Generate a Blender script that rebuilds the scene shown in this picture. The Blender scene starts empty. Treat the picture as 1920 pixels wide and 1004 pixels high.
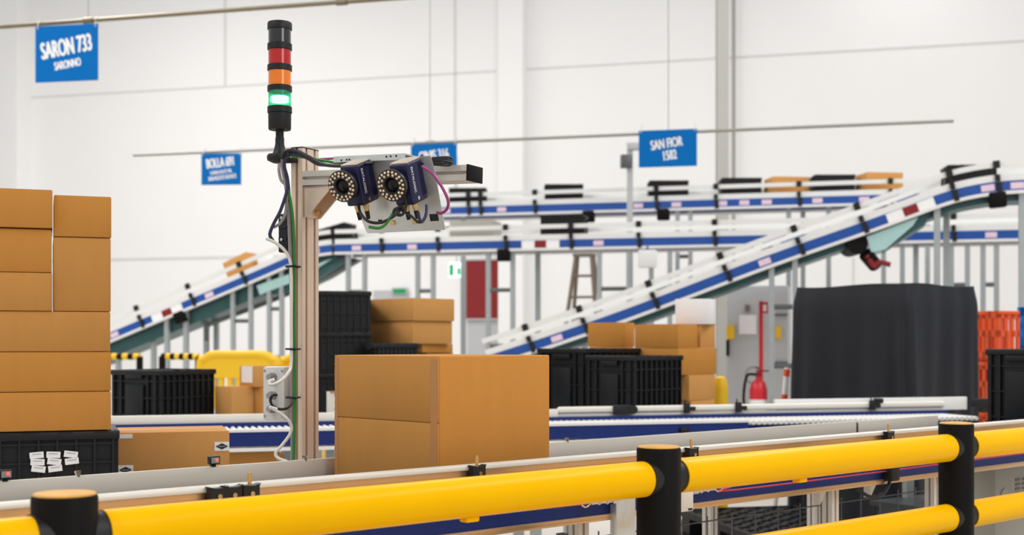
import bpy, bmesh, math, random
from mathutils import Vector, Matrix
R = math.radians
rnd = random.Random(7)
S = bpy.context.scene
COL = S.collection

# ------------------------------------------------------------------ camera, world, light, exposure
F, HY, CX, CZ = 2400.0, 645.0, 960.0, 1.5        # focal length in px, horizon row, centre column, eye height
cd = bpy.data.cameras.new('camera'); cam = bpy.data.objects.new('camera', cd); COL.objects.link(cam)
cam.location = (0, 0, CZ); cam.rotation_euler = (R(90), 0, 0)
cd.sensor_width = 36; cd.lens = F/1920*36; cd.shift_y = (HY-502)/1920
cd.clip_end = 200
cd.dof.use_dof = True; cd.dof.focus_distance = 3.95; cd.dof.aperture_fstop = 3.3
S.camera = cam
w = bpy.data.worlds.new('world'); S.world = w; w.use_nodes = True
w.node_tree.nodes['Background'].inputs[0].default_value = (1.0, 0.995, 0.985, 1)
w.node_tree.nodes['Background'].inputs[1].default_value = 0.60
def area(name, loc, rot, sx, sy, power, col=(1, .98, .955)):
    l = bpy.data.lights.new(name, 'AREA'); l.shape = 'RECTANGLE'; l.size = sx; l.size_y = sy; l.energy = power; l.color = col
    o = bpy.data.objects.new(name, l); COL.objects.link(o); o.location = loc; o.rotation_euler = rot; return o
for i, y in enumerate((-1.5, 6.0, 13.0, 19.0)):              # rows of high-bay strip lights under the roof
    area('overhead_light', (-6.5, y, 9.3), (0, 0, 0), 0.9, 6.0, 330 if y < 10 else 390)
    area('overhead_light', (6.5, y, 9.3), (0, 0, 0), 0.9, 6.0, 380 if y < 10 else 250 if y < 15 else 70)
area('overhead_light', (0.5, 17.5, 9.3), (0, 0, 0), 0.9, 6.0, 150)  # extra lamp added to brighten the darker middle of the wall
area('key_light', (6.0, -3.5, 5.0), (R(62), 0, R(52)), 4, 3, 130)        # unseen key light added at the upper right behind the camera
S.view_settings.view_transform = 'Standard'; S.view_settings.look = 'None'
S.view_settings.exposure = 0.0; S.view_settings.gamma = 1.0; S.view_settings.use_curve_mapping = False

# ------------------------------------------------------------------ coordinates
def P(px, py, Y): return Vector(((px-CX)/F*Y, Y, CZ+(HY-py)/F*Y))
def WY(px, Y0): return Y0*8960.0/(8000.0+px)                  # depth of a line parallel to the hall wall
def W(px, py, Y0): return P(px, py, WY(px, Y0))
WANG = math.atan2(-2400.0, 8960.0)                            # yaw of the hall wall
def MY(px, Y5): return Y5*8340.0/(8840.0-px)                  # depth of a line parallel to the middle conveyor
def M(px, py, Y5): return P(px, py, MY(px, Y5))
MANG = math.atan2(2400.0, 7880.0)

# ------------------------------------------------------------------ materials
def lin(c):
    c = c/255.0
    return c/12.92 if c <= .04045 else ((c+.055)/1.055)**2.4
def rgb(r, g, b): return (lin(r), lin(g), lin(b), 1)
MATS = {}
def mat(name, col, rough=.5, metal=0.0, nscale=20, namt=.08, stretch=(1, 1, 1), bump=0.0, spec=.5, coat=0.0, trans=0.0, emit=None, estr=0, rvar=.08, alpha=None):
    m = bpy.data.materials.new(name); m.use_nodes = True; nt = m.node_tree; b = nt.nodes['Principled BSDF']
    tc = nt.nodes.new('ShaderNodeTexCoord'); mp = nt.nodes.new('ShaderNodeMapping'); mp.inputs['Scale'].default_value = stretch
    nz = nt.nodes.new('ShaderNodeTexNoise'); nz.inputs['Scale'].default_value = nscale; nz.inputs['Detail'].default_value = 6
    nt.links.new(tc.outputs['Object'], mp.inputs['Vector']); nt.links.new(mp.outputs['Vector'], nz.inputs['Vector'])
    rp = nt.nodes.new('ShaderNodeMix'); rp.data_type = 'RGBA'
    a = [max(0, c*(1-namt)) for c in col[:3]]+[1]; d = [min(1, c*(1+namt)) for c in col[:3]]+[1]
    rp.inputs[6].default_value = a; rp.inputs[7].default_value = d
    nt.links.new(nz.outputs['Fac'], rp.inputs['Factor']); nt.links.new(rp.outputs[2], b.inputs['Base Color'])
    mr = nt.nodes.new('ShaderNodeMapRange'); mr.inputs['To Min'].default_value = max(0.02, rough-rvar); mr.inputs['To Max'].default_value = min(1, rough+rvar)
    nt.links.new(nz.outputs['Fac'], mr.inputs['Value']); nt.links.new(mr.outputs['Result'], b.inputs['Roughness'])
    b.inputs['Metallic'].default_value = metal; b.inputs['Specular IOR Level'].default_value = spec
    b.inputs['Coat Weight'].default_value = coat; b.inputs['Coat Roughness'].default_value = .05
    b.inputs['Transmission Weight'].default_value = trans
    if alpha is not None: b.inputs['Alpha'].default_value = alpha
    if emit: b.inputs['Emission Color'].default_value = emit; b.inputs['Emission Strength'].default_value = estr
    if bump:
        bp = nt.nodes.new('ShaderNodeBump'); bp.inputs['Strength'].default_value = bump; bp.inputs['Distance'].default_value = .004
        nt.links.new(nz.outputs['Fac'], bp.inputs['Height']); nt.links.new(bp.outputs['Normal'], b.inputs['Normal'])
    MATS[name] = m; return m
mat('wall_paint', rgb(242, 242, 242), .8, nscale=1.5, namt=.015)
mat('wall_joint', rgb(216, 215, 215), .9, nscale=3)
mat('concrete', rgb(205, 198, 190), .6, nscale=2.5, namt=.12)
mat('cardboard', rgb(196, 135, 62), .82, nscale=9, namt=.07, stretch=(3, 3, .6), bump=.05, spec=.25)
mat('cardboard_dull', rgb(196, 140, 74), .85, nscale=9, namt=.07, stretch=(3, 3, .6), bump=.05, spec=.2)
mat('cardboard_light', rgb(206, 150, 86), .85, nscale=10, namt=.06, stretch=(3, 3, .6), bump=.05, spec=.2)
mat('cardboard_edge', rgb(170, 118, 66), .9, nscale=40, namt=.15)
mat('tape', rgb(188, 132, 74), .35, nscale=30, namt=.05)
mat('black_plastic', rgb(24, 24, 26), .5, nscale=25, namt=.2, spec=.35)
mat('black_soft', rgb(17, 15, 14), .55, nscale=15, namt=.15, spec=.12)
mat('dark_tote', rgb(24, 25, 28), .45, nscale=14, namt=.2, spec=.35)
mat('tote_panel', rgb(28, 30, 33), .4, nscale=14, namt=.15, spec=.25)
mat('yellow_plastic', rgb(244, 184, 0), .3, nscale=6, namt=.03, spec=.05, rvar=.05)
mat('yellow_cap', rgb(212, 158, 74), .6, nscale=25, namt=.3)
mat('yellow_paint', rgb(238, 190, 20), .5, nscale=6, namt=.06)
mat('aluminium', rgb(220, 214, 206), .42, .35, nscale=60, namt=.05, stretch=(.15, .15, 6), rvar=.06)
mat('aluminium_satin', rgb(220, 216, 208), .5, .4, nscale=30, namt=.05, stretch=(.3, 4, 4), rvar=.08)
mat('aluminium_panel', rgb(216, 208, 196), .55, .12, nscale=12, namt=.05, stretch=(.2, 4, 4))
mat('anodised_warm', rgb(230, 210, 190), .42, .55, nscale=60, namt=.05, stretch=(6, 6, .15))
mat('aluminium_reflected_yellow', rgb(216, 180, 138), .32, .85, nscale=40, namt=.06, stretch=(.3, 4, 4))  # reflected barrier yellow put into the metal colour of lip and channel
mat('galvanised', rgb(214, 218, 218), .35, .65, nscale=35, namt=.12)
mat('groove', rgb(52, 47, 43), .7, .2)
mat('steel_leg', rgb(168, 176, 178), .45, .4, nscale=20, namt=.1)
mat('column_grey', rgb(186, 184, 178), .5, .1, nscale=8, namt=.05)
mat('steel_dark', rgb(96, 100, 102), .45, .5, nscale=20, namt=.12)
mat('chrome', rgb(220, 216, 208), .15, 1, nscale=20)
mat('brass', rgb(224, 188, 124), .3, .8, nscale=40)
mat('blue_beam', rgb(20, 76, 158), .4, nscale=10, namt=.07)
mat('blue_beam_dark', rgb(26, 46, 112), .4, nscale=10, namt=.07, spec=.25)
mat('white_paint', rgb(232, 232, 230), .45, nscale=10, namt=.03)
mat('cream_paint', rgb(226, 222, 212), .45, nscale=10, namt=.03)
mat('belt_white', rgb(216, 216, 212), .6, nscale=60, namt=.1)
mat('belt_rubber', rgb(58, 64, 62), .7, nscale=60, namt=.1)
mat('teal_pan', rgb(52, 92, 94), .4, .2, nscale=4, namt=.3)
mat('teal_pale', rgb(176, 214, 212), .35, .3, nscale=3, namt=.15)
mat('sign_blue', rgb(0, 108, 186), .5, nscale=4, namt=.03, spec=.12)
mat('sign_white', rgb(245, 245, 245), .6, nscale=10, namt=.02)
mat('rod_bronze', rgb(128, 118, 98), .4, .5, nscale=20, namt=.15)
mat('rod_grey', rgb(158, 156, 150), .5, .2, nscale=20, namt=.1)
mat('lens_red', rgb(184, 4, 4), .12, coat=.5, trans=.0, nscale=40, namt=.1, stretch=(1, 1, 8))
mat('lens_amber', rgb(238, 124, 0), .12, coat=.5, trans=.0, nscale=40, namt=.1, stretch=(1, 1, 8))
mat('lens_clear_dark', rgb(16, 18, 22), .08, coat=.8, nscale=40, namt=.1)
mat('scanner_blue', rgb(27, 29, 70), .35, .25, nscale=30, namt=.1)
mat('scanner_top', rgb(206, 192, 176), .45, .5, nscale=30, namt=.08)
mat('ring_black', rgb(34, 32, 34), .4, nscale=30, namt=.15)
mat('lens_glass', rgb(18, 10, 14), .3, nscale=10, spec=.3)
mat('led', rgb(226, 206, 176), .2, .3, nscale=60, namt=.2, coat=.5)
mat('cable_black', rgb(26, 26, 30), .42, nscale=40)
mat('cable_navy', rgb(34, 36, 74), .42, nscale=40)
mat('cable_green', rgb(36, 130, 44), .42, nscale=40)
mat('cable_white', rgb(226, 222, 214), .45, nscale=40, namt=.04)
mat('cable_grey', rgb(148, 144, 142), .45, nscale=40, namt=.05)
mat('cable_purple', rgb(150, 62, 118), .42, nscale=40)
mat('box_grey', rgb(214, 214, 210), .5, nscale=20, namt=.04)
mat('gland_grey', rgb(150, 152, 152), .5, nscale=20)
mat('cover_cloth', rgb(33, 35, 42), .58, nscale=14, namt=.2, bump=.15, spec=.28)
mat('orange_plastic', rgb(226, 84, 30), .45, nscale=10, namt=.1)
mat('blue_plastic', rgb(30, 130, 214), .45, nscale=10, namt=.1)
mat('red_board', rgb(132, 10, 18), .6, nscale=5, namt=.08)
mat('red_paint', rgb(204, 30, 44), .35, nscale=10, namt=.08)
mat('red_cord', rgb(190, 40, 50), .5, nscale=40)
mat('exit_green', rgb(20, 150, 90), .5, nscale=5, namt=.05)
mat('cabinet_grey', rgb(186, 188, 190), .55, nscale=4, namt=.04)
mat('machine_grey', rgb(170, 166, 156), .55, nscale=4, namt=.06)
mat('paper', rgb(240, 238, 238), .8, nscale=40, namt=.03, stretch=(.3, .3, 5))
mat('print_grey', rgb(150, 148, 146), .8, nscale=80, namt=.4)
mat('ink', rgb(24, 22, 22), .6)
mat('wood_leg', rgb(120, 106, 92), .6, nscale=10, namt=.1)
def glow(name, col, s):
    m = bpy.data.materials.new(name); m.use_nodes = True; nt = m.node_tree; b = nt.nodes['Principled BSDF']
    nz = nt.nodes.new('ShaderNodeTexNoise'); nz.inputs['Scale'].default_value = 120
    mr = nt.nodes.new('ShaderNodeMapRange'); mr.inputs['To Min'].default_value = s*.75; mr.inputs['To Max'].default_value = s*1.2
    nt.links.new(nz.outputs['Fac'], mr.inputs['Value']); nt.links.new(mr.outputs['Result'], b.inputs['Emission Strength'])
    b.inputs['Base Color'].default_value = col; b.inputs['Emission Color'].default_value = col; MATS[name] = m
glow('lamp_glow', (1, 1, .96, 1), 24.0)
glow('exit_glow', (.62, 1, .8, 1), 1.6)
glow('sensor_glow', (1, .12, .1, 1), .9)
glow('indicator_glow', (1, .96, .9, 1), 4.0)
def glasslike(name, col, mix):                                 # thin tinted plastic: tinted see-through plus a glossy skin
    m = bpy.data.materials.new(name); m.use_nodes = True; nt = m.node_tree; nt.nodes.remove(nt.nodes['Principled BSDF'])
    out = nt.nodes['Material Output']; t = nt.nodes.new('ShaderNodeBsdfTransparent'); t.inputs[0].default_value = col
    d = nt.nodes.new('ShaderNodeBsdfPrincipled'); d.inputs['Base Color'].default_value = col; d.inputs['Roughness'].default_value = .12
    nz = nt.nodes.new('ShaderNodeTexNoise'); nz.inputs['Scale'].default_value = 60
    mr = nt.nodes.new('ShaderNodeMapRange'); mr.inputs['To Min'].default_value = mix-.1; mr.inputs['To Max'].default_value = mix+.1
    mx = nt.nodes.new('ShaderNodeMixShader'); nt.links.new(nz.outputs['Fac'], mr.inputs['Value']); nt.links.new(mr.outputs['Result'], mx.inputs[0])
    nt.links.new(t.outputs[0], mx.inputs[1]); nt.links.new(d.outputs[0], mx.inputs[2]); nt.links.new(mx.outputs[0], out.inputs[0]); MATS[name] = m
glasslike('lens_green', (.07, .46, .26, 1), .5)

# ------------------------------------------------------------------ mesh helpers
class MB:
    def __init__(s): s.bm = bmesh.new()
    def box(s, c, d, rot=None, bev=0, seg=2):
        r = bmesh.ops.create_cube(s.bm, size=1.0); vs = r['verts']
        m = Matrix.Translation(Vector(c)) @ (rot.to_4x4() if rot else Matrix()) @ Matrix.Diagonal((d[0], d[1], d[2], 1))
        bmesh.ops.transform(s.bm, matrix=m, verts=vs)
        if bev:
            es = list({e for v in vs for e in v.link_edges})
            bmesh.ops.bevel(s.bm, geom=es, offset=bev, segments=seg, affect='EDGES', profile=.5)
        return s
    def cyl(s, a, b, r, r2=None, n=20):
        a = Vector(a); b = Vector(b); d = b-a; L = d.length
        q = d.to_track_quat('Z', 'Y').to_matrix().to_4x4()
        bmesh.ops.create_cone(s.bm, cap_ends=True, segments=n, radius1=r, radius2=r if r2 is None else r2, depth=L, matrix=Matrix.Translation((a+b)/2) @ q)
        return s
    def sph(s, c, r, u=10, v=6):
        bmesh.ops.create_uvsphere(s.bm, u_segments=u, v_segments=v, radius=r, matrix=Matrix.Translation(Vector(c))); return s
    def lathe(s, prof, c=(0, 0, 0), axis=None, n=32):
        c = Vector(c); q = (axis if axis else Matrix.Identity(3)); rings = []
        for r, z in prof:
            rings.append([s.bm.verts.new(c + q @ Vector((r*math.cos(2*math.pi*i/n), r*math.sin(2*math.pi*i/n), z))) for i in range(n)])
        for a, b in zip(rings, rings[1:]):
            for i in range(n): s.bm.faces.new((a[i], a[(i+1) % n], b[(i+1) % n], b[i]))
        s.bm.faces.new(list(reversed(rings[0]))); s.bm.faces.new(rings[-1]); return s
    def prism(s, poly, mt, L):                                  # poly (a,b) extruded 0..L along local z of mt
        n = len(poly); A = [s.bm.verts.new(mt @ Vector((x, y, 0))) for x, y in poly]; B = [s.bm.verts.new(mt @ Vector((x, y, L))) for x, y in poly]
        for i in range(n): s.bm.faces.new((A[i], A[(i+1) % n], B[(i+1) % n], B[i]))
        s.bm.faces.new(list(reversed(A))); s.bm.faces.new(B); return s
    def tube(s, pts, r, n=8, sub=6, smooth=True):
        pts = [Vector(p) for p in pts]
        if smooth and len(pts) > 2:
            q = []; ext = [pts[0]*2-pts[1]]+pts+[pts[-1]*2-pts[-2]]
            for i in range(1, len(ext)-2):
                p0, p1, p2, p3 = ext[i-1:i+3]
                for k in range(sub):
                    t = k/sub
                    q.append(.5*((2*p1)+(p2-p0)*t+(2*p0-5*p1+4*p2-p3)*t*t+(3*p1-p0-3*p2+p3)*t**3))
            q.append(pts[-1]); pts = q
        rings = []; up = None
        for i, p in enumerate(pts):
            t = (pts[min(i+1, len(pts)-1)]-pts[max(i-1, 0)]).normalized()
            if up is None: up = t.orthogonal().normalized()
            up = (up-t*up.dot(t)).normalized(); bi = t.cross(up)
            rings.append([s.bm.verts.new(p+r*(math.cos(2*math.pi*k/n)*up+math.sin(2*math.pi*k/n)*bi)) for k in range(n)])
        for a, b in zip(rings, rings[1:]):
            for i in range(n): s.bm.faces.new((a[i], a[(i+1) % n], b[(i+1) % n], b[i]))
        s.bm.faces.new(list(reversed(rings[0]))); s.bm.faces.new(rings[-1]); return s
    def sweep(s, path, n0, n1, h0, h1):                          # a box section carried along a path that lies in one upright plane
        rings = []; N = len(path)
        for i, p in enumerate(path):
            t = (path[min(i+1, N-1)]-path[max(i-1, 0)]).normalized()
            hz = Vector((t.x, t.y, 0)).normalized(); nn = Vector((hz.y, -hz.x, 0)); up = nn.cross(t)
            if up.z < 0: up = -up
            rings.append([s.bm.verts.new(p+nn*a+up*b) for a, b in ((n0, h0), (n1, h0), (n1, h1), (n0, h1))])
        for a, b in zip(rings, rings[1:]):
            for i in range(4): s.bm.faces.new((a[i], a[(i+1) % 4], b[(i+1) % 4], b[i]))
        s.bm.faces.new(list(reversed(rings[0]))); s.bm.faces.new(rings[-1]); return s
def mesh_of(mb, m):
    me = bpy.data.meshes.new('mesh'); bmesh.ops.recalc_face_normals(mb.bm, faces=mb.bm.faces[:]); mb.bm.to_mesh(me); mb.bm.free()
    me.polygons.foreach_set('use_smooth', [True]*len(me.polygons)); me.set_sharp_from_angle(angle=R(38))
    me.materials.append(MATS[m]); return me
def frame(o): return Matrix.Translation(o.location) @ o.rotation_euler.to_matrix().to_4x4()
def root_frame(o):
    m = Matrix()
    while o: m = frame(o) @ m; o = o.parent
    return m
def obj(name, mb, m, parent=None, world=False, label=None, bev=0):
    me = mb if isinstance(mb, bpy.types.Mesh) else mesh_of(mb, m)
    o = bpy.data.objects.new(name, me); me.name = name; COL.objects.link(o)
    if parent:
        if world: me.transform(root_frame(parent).inverted())
        o.parent = parent
    if label: o['label'] = label
    if bev:
        b = o.modifiers.new('bevel', 'BEVEL'); b.width = bev; b.segments = 2; b.limit_method = 'ANGLE'
    return o
def tag(o, label, cat, group=None):
    o['label'] = label; o['category'] = cat
    if group: o['group'] = group
    return o
def thing(name, label, cat, loc=(0, 0, 0), rz=0, group=None, rot=None):
    o = bpy.data.objects.new(name, None); o.empty_display_size = .1; COL.objects.link(o); o.location = loc; o.rotation_euler = rot if rot else (0, 0, rz)
    return tag(o, label, cat, group)
def struct(name, mb, m, parent=None):
    o = obj(name, mb, m, parent)
    if not parent: o['kind'] = 'structure'
    return o
def text_mesh(body, size, m, mt, bold=0.0, sx=1.0, ext=.0006):
    c = bpy.data.curves.new('lettering', 'FONT'); c.body = body; c.size = size; c.align_x = 'CENTER'; c.align_y = 'CENTER'; c.extrude = ext; c.space_line = .9
    t = bpy.data.objects.new('lettering', c); COL.objects.link(t)
    dg = bpy.context.evaluated_depsgraph_get(); dg.update()
    me = bpy.data.meshes.new_from_object(t.evaluated_get(dg)); bpy.data.objects.remove(t); bpy.data.curves.remove(c)
    if bold:                                                     # heavier strokes: the outline laid down again a little to each side
        bm = bmesh.new()
        for k, q in ((-1, 0), (1, 0), (0, .6), (0, -.6)):
            m2 = me.copy(); m2.transform(Matrix.Translation((k*bold/sx, q*bold, .00015*(k+q*2)))); bm.from_mesh(m2); bpy.data.meshes.remove(m2)
        bm.to_mesh(me); bm.free()
    me.transform(mt @ Matrix.Diagonal((sx, 1, 1, 1))); me.materials.clear(); me.materials.append(MATS[m]); return me
def slot_poly(wx, wy, nx, ny, op=.010, dp=.015):                 # outline of a T-slot profile bar, with nx / ny slots per side
    def side(L, n):
        o = []
        for i in range(n):
            c = -L/2+(i+.5)*L/n; o += [(c-op/2, 0), (c-op/2, dp), (c+op/2, dp), (c+op/2, 0)]
        return o
    pts = []
    for (L, n, off, ang) in ((wx, nx, wy/2, 0), (wy, ny, wx/2, 90), (wx, nx, wy/2, 180), (wy, ny, wx/2, 270)):
        a = R(ang); ca, sa = math.cos(a), math.sin(a)
        for t, d in [(-L/2, 0)]+side(L, n):
            x, y = t, -off+d; pts.append((x*ca-y*sa, x*sa+y*ca))
    return pts

# ------------------------------------------------------------------ the hall
WX = Matrix.Rotation(WANG, 3, 'Z')
def hall(mb, px0, px1, z0, z1, Y0, th, back=False):              # an upright slab parallel to the wall, front face at Y0
    a = W(px0, HY, Y0); b = W(px1, HY, Y0); c = (a+b)/2; n = WX @ Vector((0, 1, 0)); c = c+n*th/2
    mb.box((c.x, c.y, (z0+z1)/2), ((b-a).length, th, z1-z0), WX); return mb
fb = MB(); fb.box((3, 11, -.05), (48, 34, .1)); struct('floor', fb, 'concrete')
WD = 24.0
struct('wall_back', hall(MB(), -1800, 3600, 0, 10, WD, .3), 'wall_paint')
for i, (z, a, b, dz) in enumerate(((6.62, 40, 930, .03), (6.62, 980, 3400, .03), (3.2, -1500, 930, .05))):
    struct('trim_%d' % (i+1), hall(MB(), a, b, z, z+dz, WD-.012, .012), 'wall_joint')
for i, (px, z0, z1) in enumerate(((422, 6.65, 10), (853, 4, 10), (1600, 0, 3))):
    struct('trim_%d' % (i+4), hall(MB(), px-2, px+2, z0, z1, WD-.012, .012), 'wall_joint')
struct('trim_7', hall(MB(), 934, 980, 0, 10, WD-.35, .35), 'wall_paint')
struct('trim_8', hall(MB(), -70, 31, 0, 10, WD-.5, .5), 'wall_paint')
cs = thing('steel_column', 'grey steel column rising the whole wall height behind the sloping conveyor', 'column', W(1354, HY, 20)*1)
cs.location.z = 0
cm = MB(); p = W(1354, HY, 20)
for dy in (-.07, .07): cm.box((p.x, p.y+dy, 5), (.17, .02, 10))
cm.box((p.x, p.y, 5), (.03, .13, 10)); obj('column_shaft', cm, 'column_grey', cs, True)
cm = MB(); cm.box((p.x, p.y, .02), (.32, .32, .04)); obj('base_plate', cm, 'steel_dark', cs, True)
p = W(1374, HY, 23.9); pm = MB(); pm.cyl((p.x, p.y-.08, 0), (p.x, p.y-.08, 10), .035)
tag(obj('wall_pipe', pm, 'rod_grey'), 'thin pale vertical pipe on the white wall right of the steel column', 'pipe')

# ------------------------------------------------------------------ signs on hanging rods
def rod(name, label, pa, pb, m, r, Y0, hang):
    t = thing(name, label, 'rod', pa); a, b = Vector(pa), Vector(pb)
    mb = MB(); mb.tube([a, b], r, 12); obj('tube', mb, m, t, True)
    for k in hang:
        q = a.lerp(b, k); mb = MB(); mb.tube([q, (q.x, q.y, 9.9)], .004, 6); obj('suspension_wire', mb, 'rod_grey', t, True)
        mb = MB(); d = (b-a).normalized(); mb.cyl(q-d*.05, q+d*.05, r*1.5); obj('coupling', mb, m, t, True)
    return t
rod('hanging_rod', 'dark bronze hanging rod across the top left corner holding one sign', W(-260, 69.5, 11), W(900, -15, 11), 'rod_bronze', .02, 11, (.4, .8))
rod('hanging_rod', 'long thin grey hanging rod carrying three blue signs', W(250, 291.5, 13.5), W(1788, 227, 13.5), 'rod_grey', .017, 13.5, (.402, .69))
def sign(label, px0, px1, pt, pb, Y0, yaw, lines, tilt=9):
    c = W((px0+px1)/2, (pt+pb)/2, Y0-.04); y = c.y; s = y/F
    wd = (px1-px0)*s/math.cos(WANG+yaw); ht = (pb-pt)*s
    t = thing('hanging_sign', label, 'sign', c, WANG+yaw)
    mb = MB(); mb.box((0, 0, 0), (wd, .006, ht)); obj('sign_board', mb, 'sign_blue', t)
    for (txt, sz, cx, cy, sx, bd) in lines:
        mt = Matrix.Translation((cx*wd, -.005, cy*ht)) @ Matrix.Rotation(R(90), 4, 'X') @ Matrix.Rotation(R(tilt), 4, 'Z')
        obj('lettering', text_mesh(txt, sz*ht, 'sign_white', mt, bd*ht, sx), None, t)
    for sx in (-.46, .46):
        mb = MB(); mb.tube([(sx*wd, -.006, ht*.44), (sx*wd, -.004, ht*.5+.01), (sx*wd, .04, ht*.5+.08), (sx*wd, .085, ht*.5+.02), (sx*wd, .006, ht*.44)], .004, 6); obj('hanging_loop', mb, 'cable_white', t)
    return t
sign('square blue sign reading SARON 733, hanging at the top left', 62, 188, 47, 153, 11, R(4), [('SARON 733', .42, 0, .1, .46, .012), ('SARONNO', .2, .02, -.2, .52, .006)], 8)
sign('small blue sign reading BOLLA 691, leftmost on the long rod', 377, 453, 288, 347, 13.5, R(10), [('BOLLA 691', .42, -.02, .2, .46, .012), ('GARBAGNATE MIL.', .17, .0, -.09, .5, .003), ('BARANZATE NOVATE', .19, .03, -.27, .48, .004)], 6)
sign('blue sign reading CINIS 316, half hidden behind the scanner arm', 770, 857, 270, 332, 13.5, R(4), [('CINIS 316', .44, 0, .14, .5, .012), ('MONTE 2', .2, .2, -.2, .6, .004)], 6)
sign('blue sign reading SAN FIOR 1582, rightmost on the long rod', 1199, 1305, 243.5, 313, 13.5, R(2), [('SAN FIOR', .36, -.02, .12, .55, .009), ('1582', .36, .03, -.2, .55, .009)], 7)

# ------------------------------------------------------------------ far conveyors
def clean(pts, k=5):                                             # soften the corner of a path
    out = []; n = len(pts)
    for i in range(n-1):
        for j in range(k): out.append(pts[i].lerp(pts[i+1], j/k))
    out.append(pts[-1])
    for _ in range(4): out = [out[0]]+[(out[i-1]+out[i]*2+out[i+1])/4 for i in range(1, len(out)-1)]+[out[-1]]
    return out
def along(path, px):
    for a, b in zip(path, path[1:]):
        pa, pb = CX+F*a.x/a.y, CX+F*b.x/b.y
        if pa <= px <= pb:
            k = (px-pa)/(pb-pa); return a.lerp(b, k), (b-a).normalized()
    return path[-1], (path[-1]-path[-2]).normalized()
def conveyor(label, path, clamps, decals, logos, frames, posts, motors=(), pan=False):
    t = thing('elevated_conveyor', label, 'conveyor', (path[len(path)//2].x, path[len(path)//2].y, 0))
    def sw(name, m, secs):
        mb = MB()
        for s_ in secs: mb.sweep(path, *s_)
        return obj(name, mb, m, t, True)
    for s_ in (1, -1):
        a, b = sorted((.28*s_, .32*s_)); sw('side_beam', 'blue_beam', [(a, b, -.045, .048)])
        a, b = sorted((.27*s_, .335*s_)); sw('lower_lip', 'white_paint', [(a, b, -.075, -.045)])
        a, b = sorted((.275*s_, .315*s_)); sw('side_profile', 'white_paint', [(a, b, .05, .115)])
        a, b = sorted((.29*s_, .32*s_)); sw('guide_rail', 'white_paint', [(a, b, .185, .235)])
    sw('belt', 'belt_white', [(-.275, .275, .045, .06)])
    if pan: sw('underside_pan', 'teal_pan', [(-.25, .2, -pan, -.075)])
    def fixed(name, m, px, n, h, d, nn=.33, bev=0):
        q, tg = along(path, px); hz = Vector((tg.x, tg.y, 0)).normalized(); nv = Vector((hz.y, -hz.x, 0)); up = nv.cross(tg)
        if up.z < 0: up = -up
        rot = Matrix((tg, -nv, up)).transposed(); mb = MB(); mb.box(q+nv*nn+up*h, d, rot, bev); return obj(name, mb, m, t, True)
    for px in clamps:
        fixed('guide_clamp', 'black_plastic', px, 0, .21, (.06, .03, .07)); fixed('guide_clamp', 'black_plastic', px, 0, .085, (.045, .03, .06)); fixed('joint_block', 'black_plastic', px+2, 0, -.01, (.045, .03, .11), .328)
    for px in decals: fixed('warning_decal', 'sticker_pink', px, 0, .0, (.12, .004, .06), .323)
    for px in logos:
        fixed('maker_plate', 'sign_white', px, 0, 0, (.46, .004, .09), .323); fixed('maker_emblem', 'red_board', px, 0, 0, (.14, .004, .085), .327)
    for px in motors: fixed('drive_motor', 'black_soft', px, 0, -.12, (.16, .1, .15), .3, .02)
    for (a, b) in frames:                                        # H-shaped leg frames
        qa, tg = along(path, a); qb, _ = along(path, b); hz = Vector((tg.x, tg.y, 0)).normalized(); nv = Vector((hz.y, -hz.x, 0))
        for q in (qa, qb):
            o = q+nv*.26; mb = MB(); mb.box((o.x, o.y, (o.z-.07)/2), (.052, .052, o.z-.07), WX); obj('leg', mb, 'steel_leg', t, True)
        zt = min(qa.z, qb.z)
        for k in (.25, .55, .8):
            mb = MB(); A = qa+nv*.26; B = qb+nv*.26; A.z = B.z = zt*k; mb.tube([A, B], .025, 8); obj('cross_bar', mb, 'steel_dark', t, True)
    for px, n in posts:
        q, tg = along(path, px); hz = Vector((tg.x, tg.y, 0)).normalized(); o = q+Vector((hz.y, -hz.x, 0))*n
        mb = MB(); mb.box((o.x, o.y, (o.z-.07)/2), (.058, .058, o.z-.07), WX); obj('leg', mb, 'steel_leg', t, True)
    return t
mat('sticker_pink', rgb(232, 205, 222), .6)
Y_UC, Y_SC, Y_A, Y_B = 17.0, 15.6, 15.6, 13.6
def level(px0, px1, pxr, pyr, Y0, n=2):
    z = W(pxr, pyr, Y0).z; return [Vector((W(px, HY, Y0).x, W(px, HY, Y0).y, z)) for px in [px0+(px1-px0)*i/n for i in range(n+1)]]
UC = level(812, 1760, 1250, 389.5, Y_UC)
conveyor('upper level straight conveyor carrying black totes and two cartons', UC, (826, 895, 918, 1020, 1240, 1350, 1506, 1672), (852, 958, 1208, 1275, 1362, 1404, 1446, 1540, 1625), (), ((1276, 1300),), ((880, .2), (1486, .2), (1510, -.25), (1560, .2), (1740, 0)), (1118, 1252))
SC = level(646, 2300, 1100, 460.5, Y_SC)
conveyor('lower level straight conveyor running the width of the hall', SC, (740, 850, 979, 1100, 1222, 1355, 1800), (690, 800, 1150, 1870), (1044,), ((670, 703), (808, 838), (944, 990), (1150, 1203), (1243, 1276), (1668, 1704), (1797, 1827), (1856, 1881)), ((1018, -.25), (1731, .1), (2200, 0)), (975,))
pa = [W(60, 703, Y_A), W(210, 641, Y_A), W(520, 511, Y_A), W(600, 475, Y_A)]
SA = clean(pa+[Vector((W(640, 0, Y_A).x, W(640, 0, Y_A).y, SC[0].z))])
CA = conveyor('left sloping conveyor climbing from the stacked cartons to the scanner post', SA, (290, 385, 480, 575), (240, 415, 610), (337,), ((455, 488), (522, 545)), ((230, .1), (296, .1), (333, .26), (368, .26), (380, -.1), (392, -.2)), (355,), .24)
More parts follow.
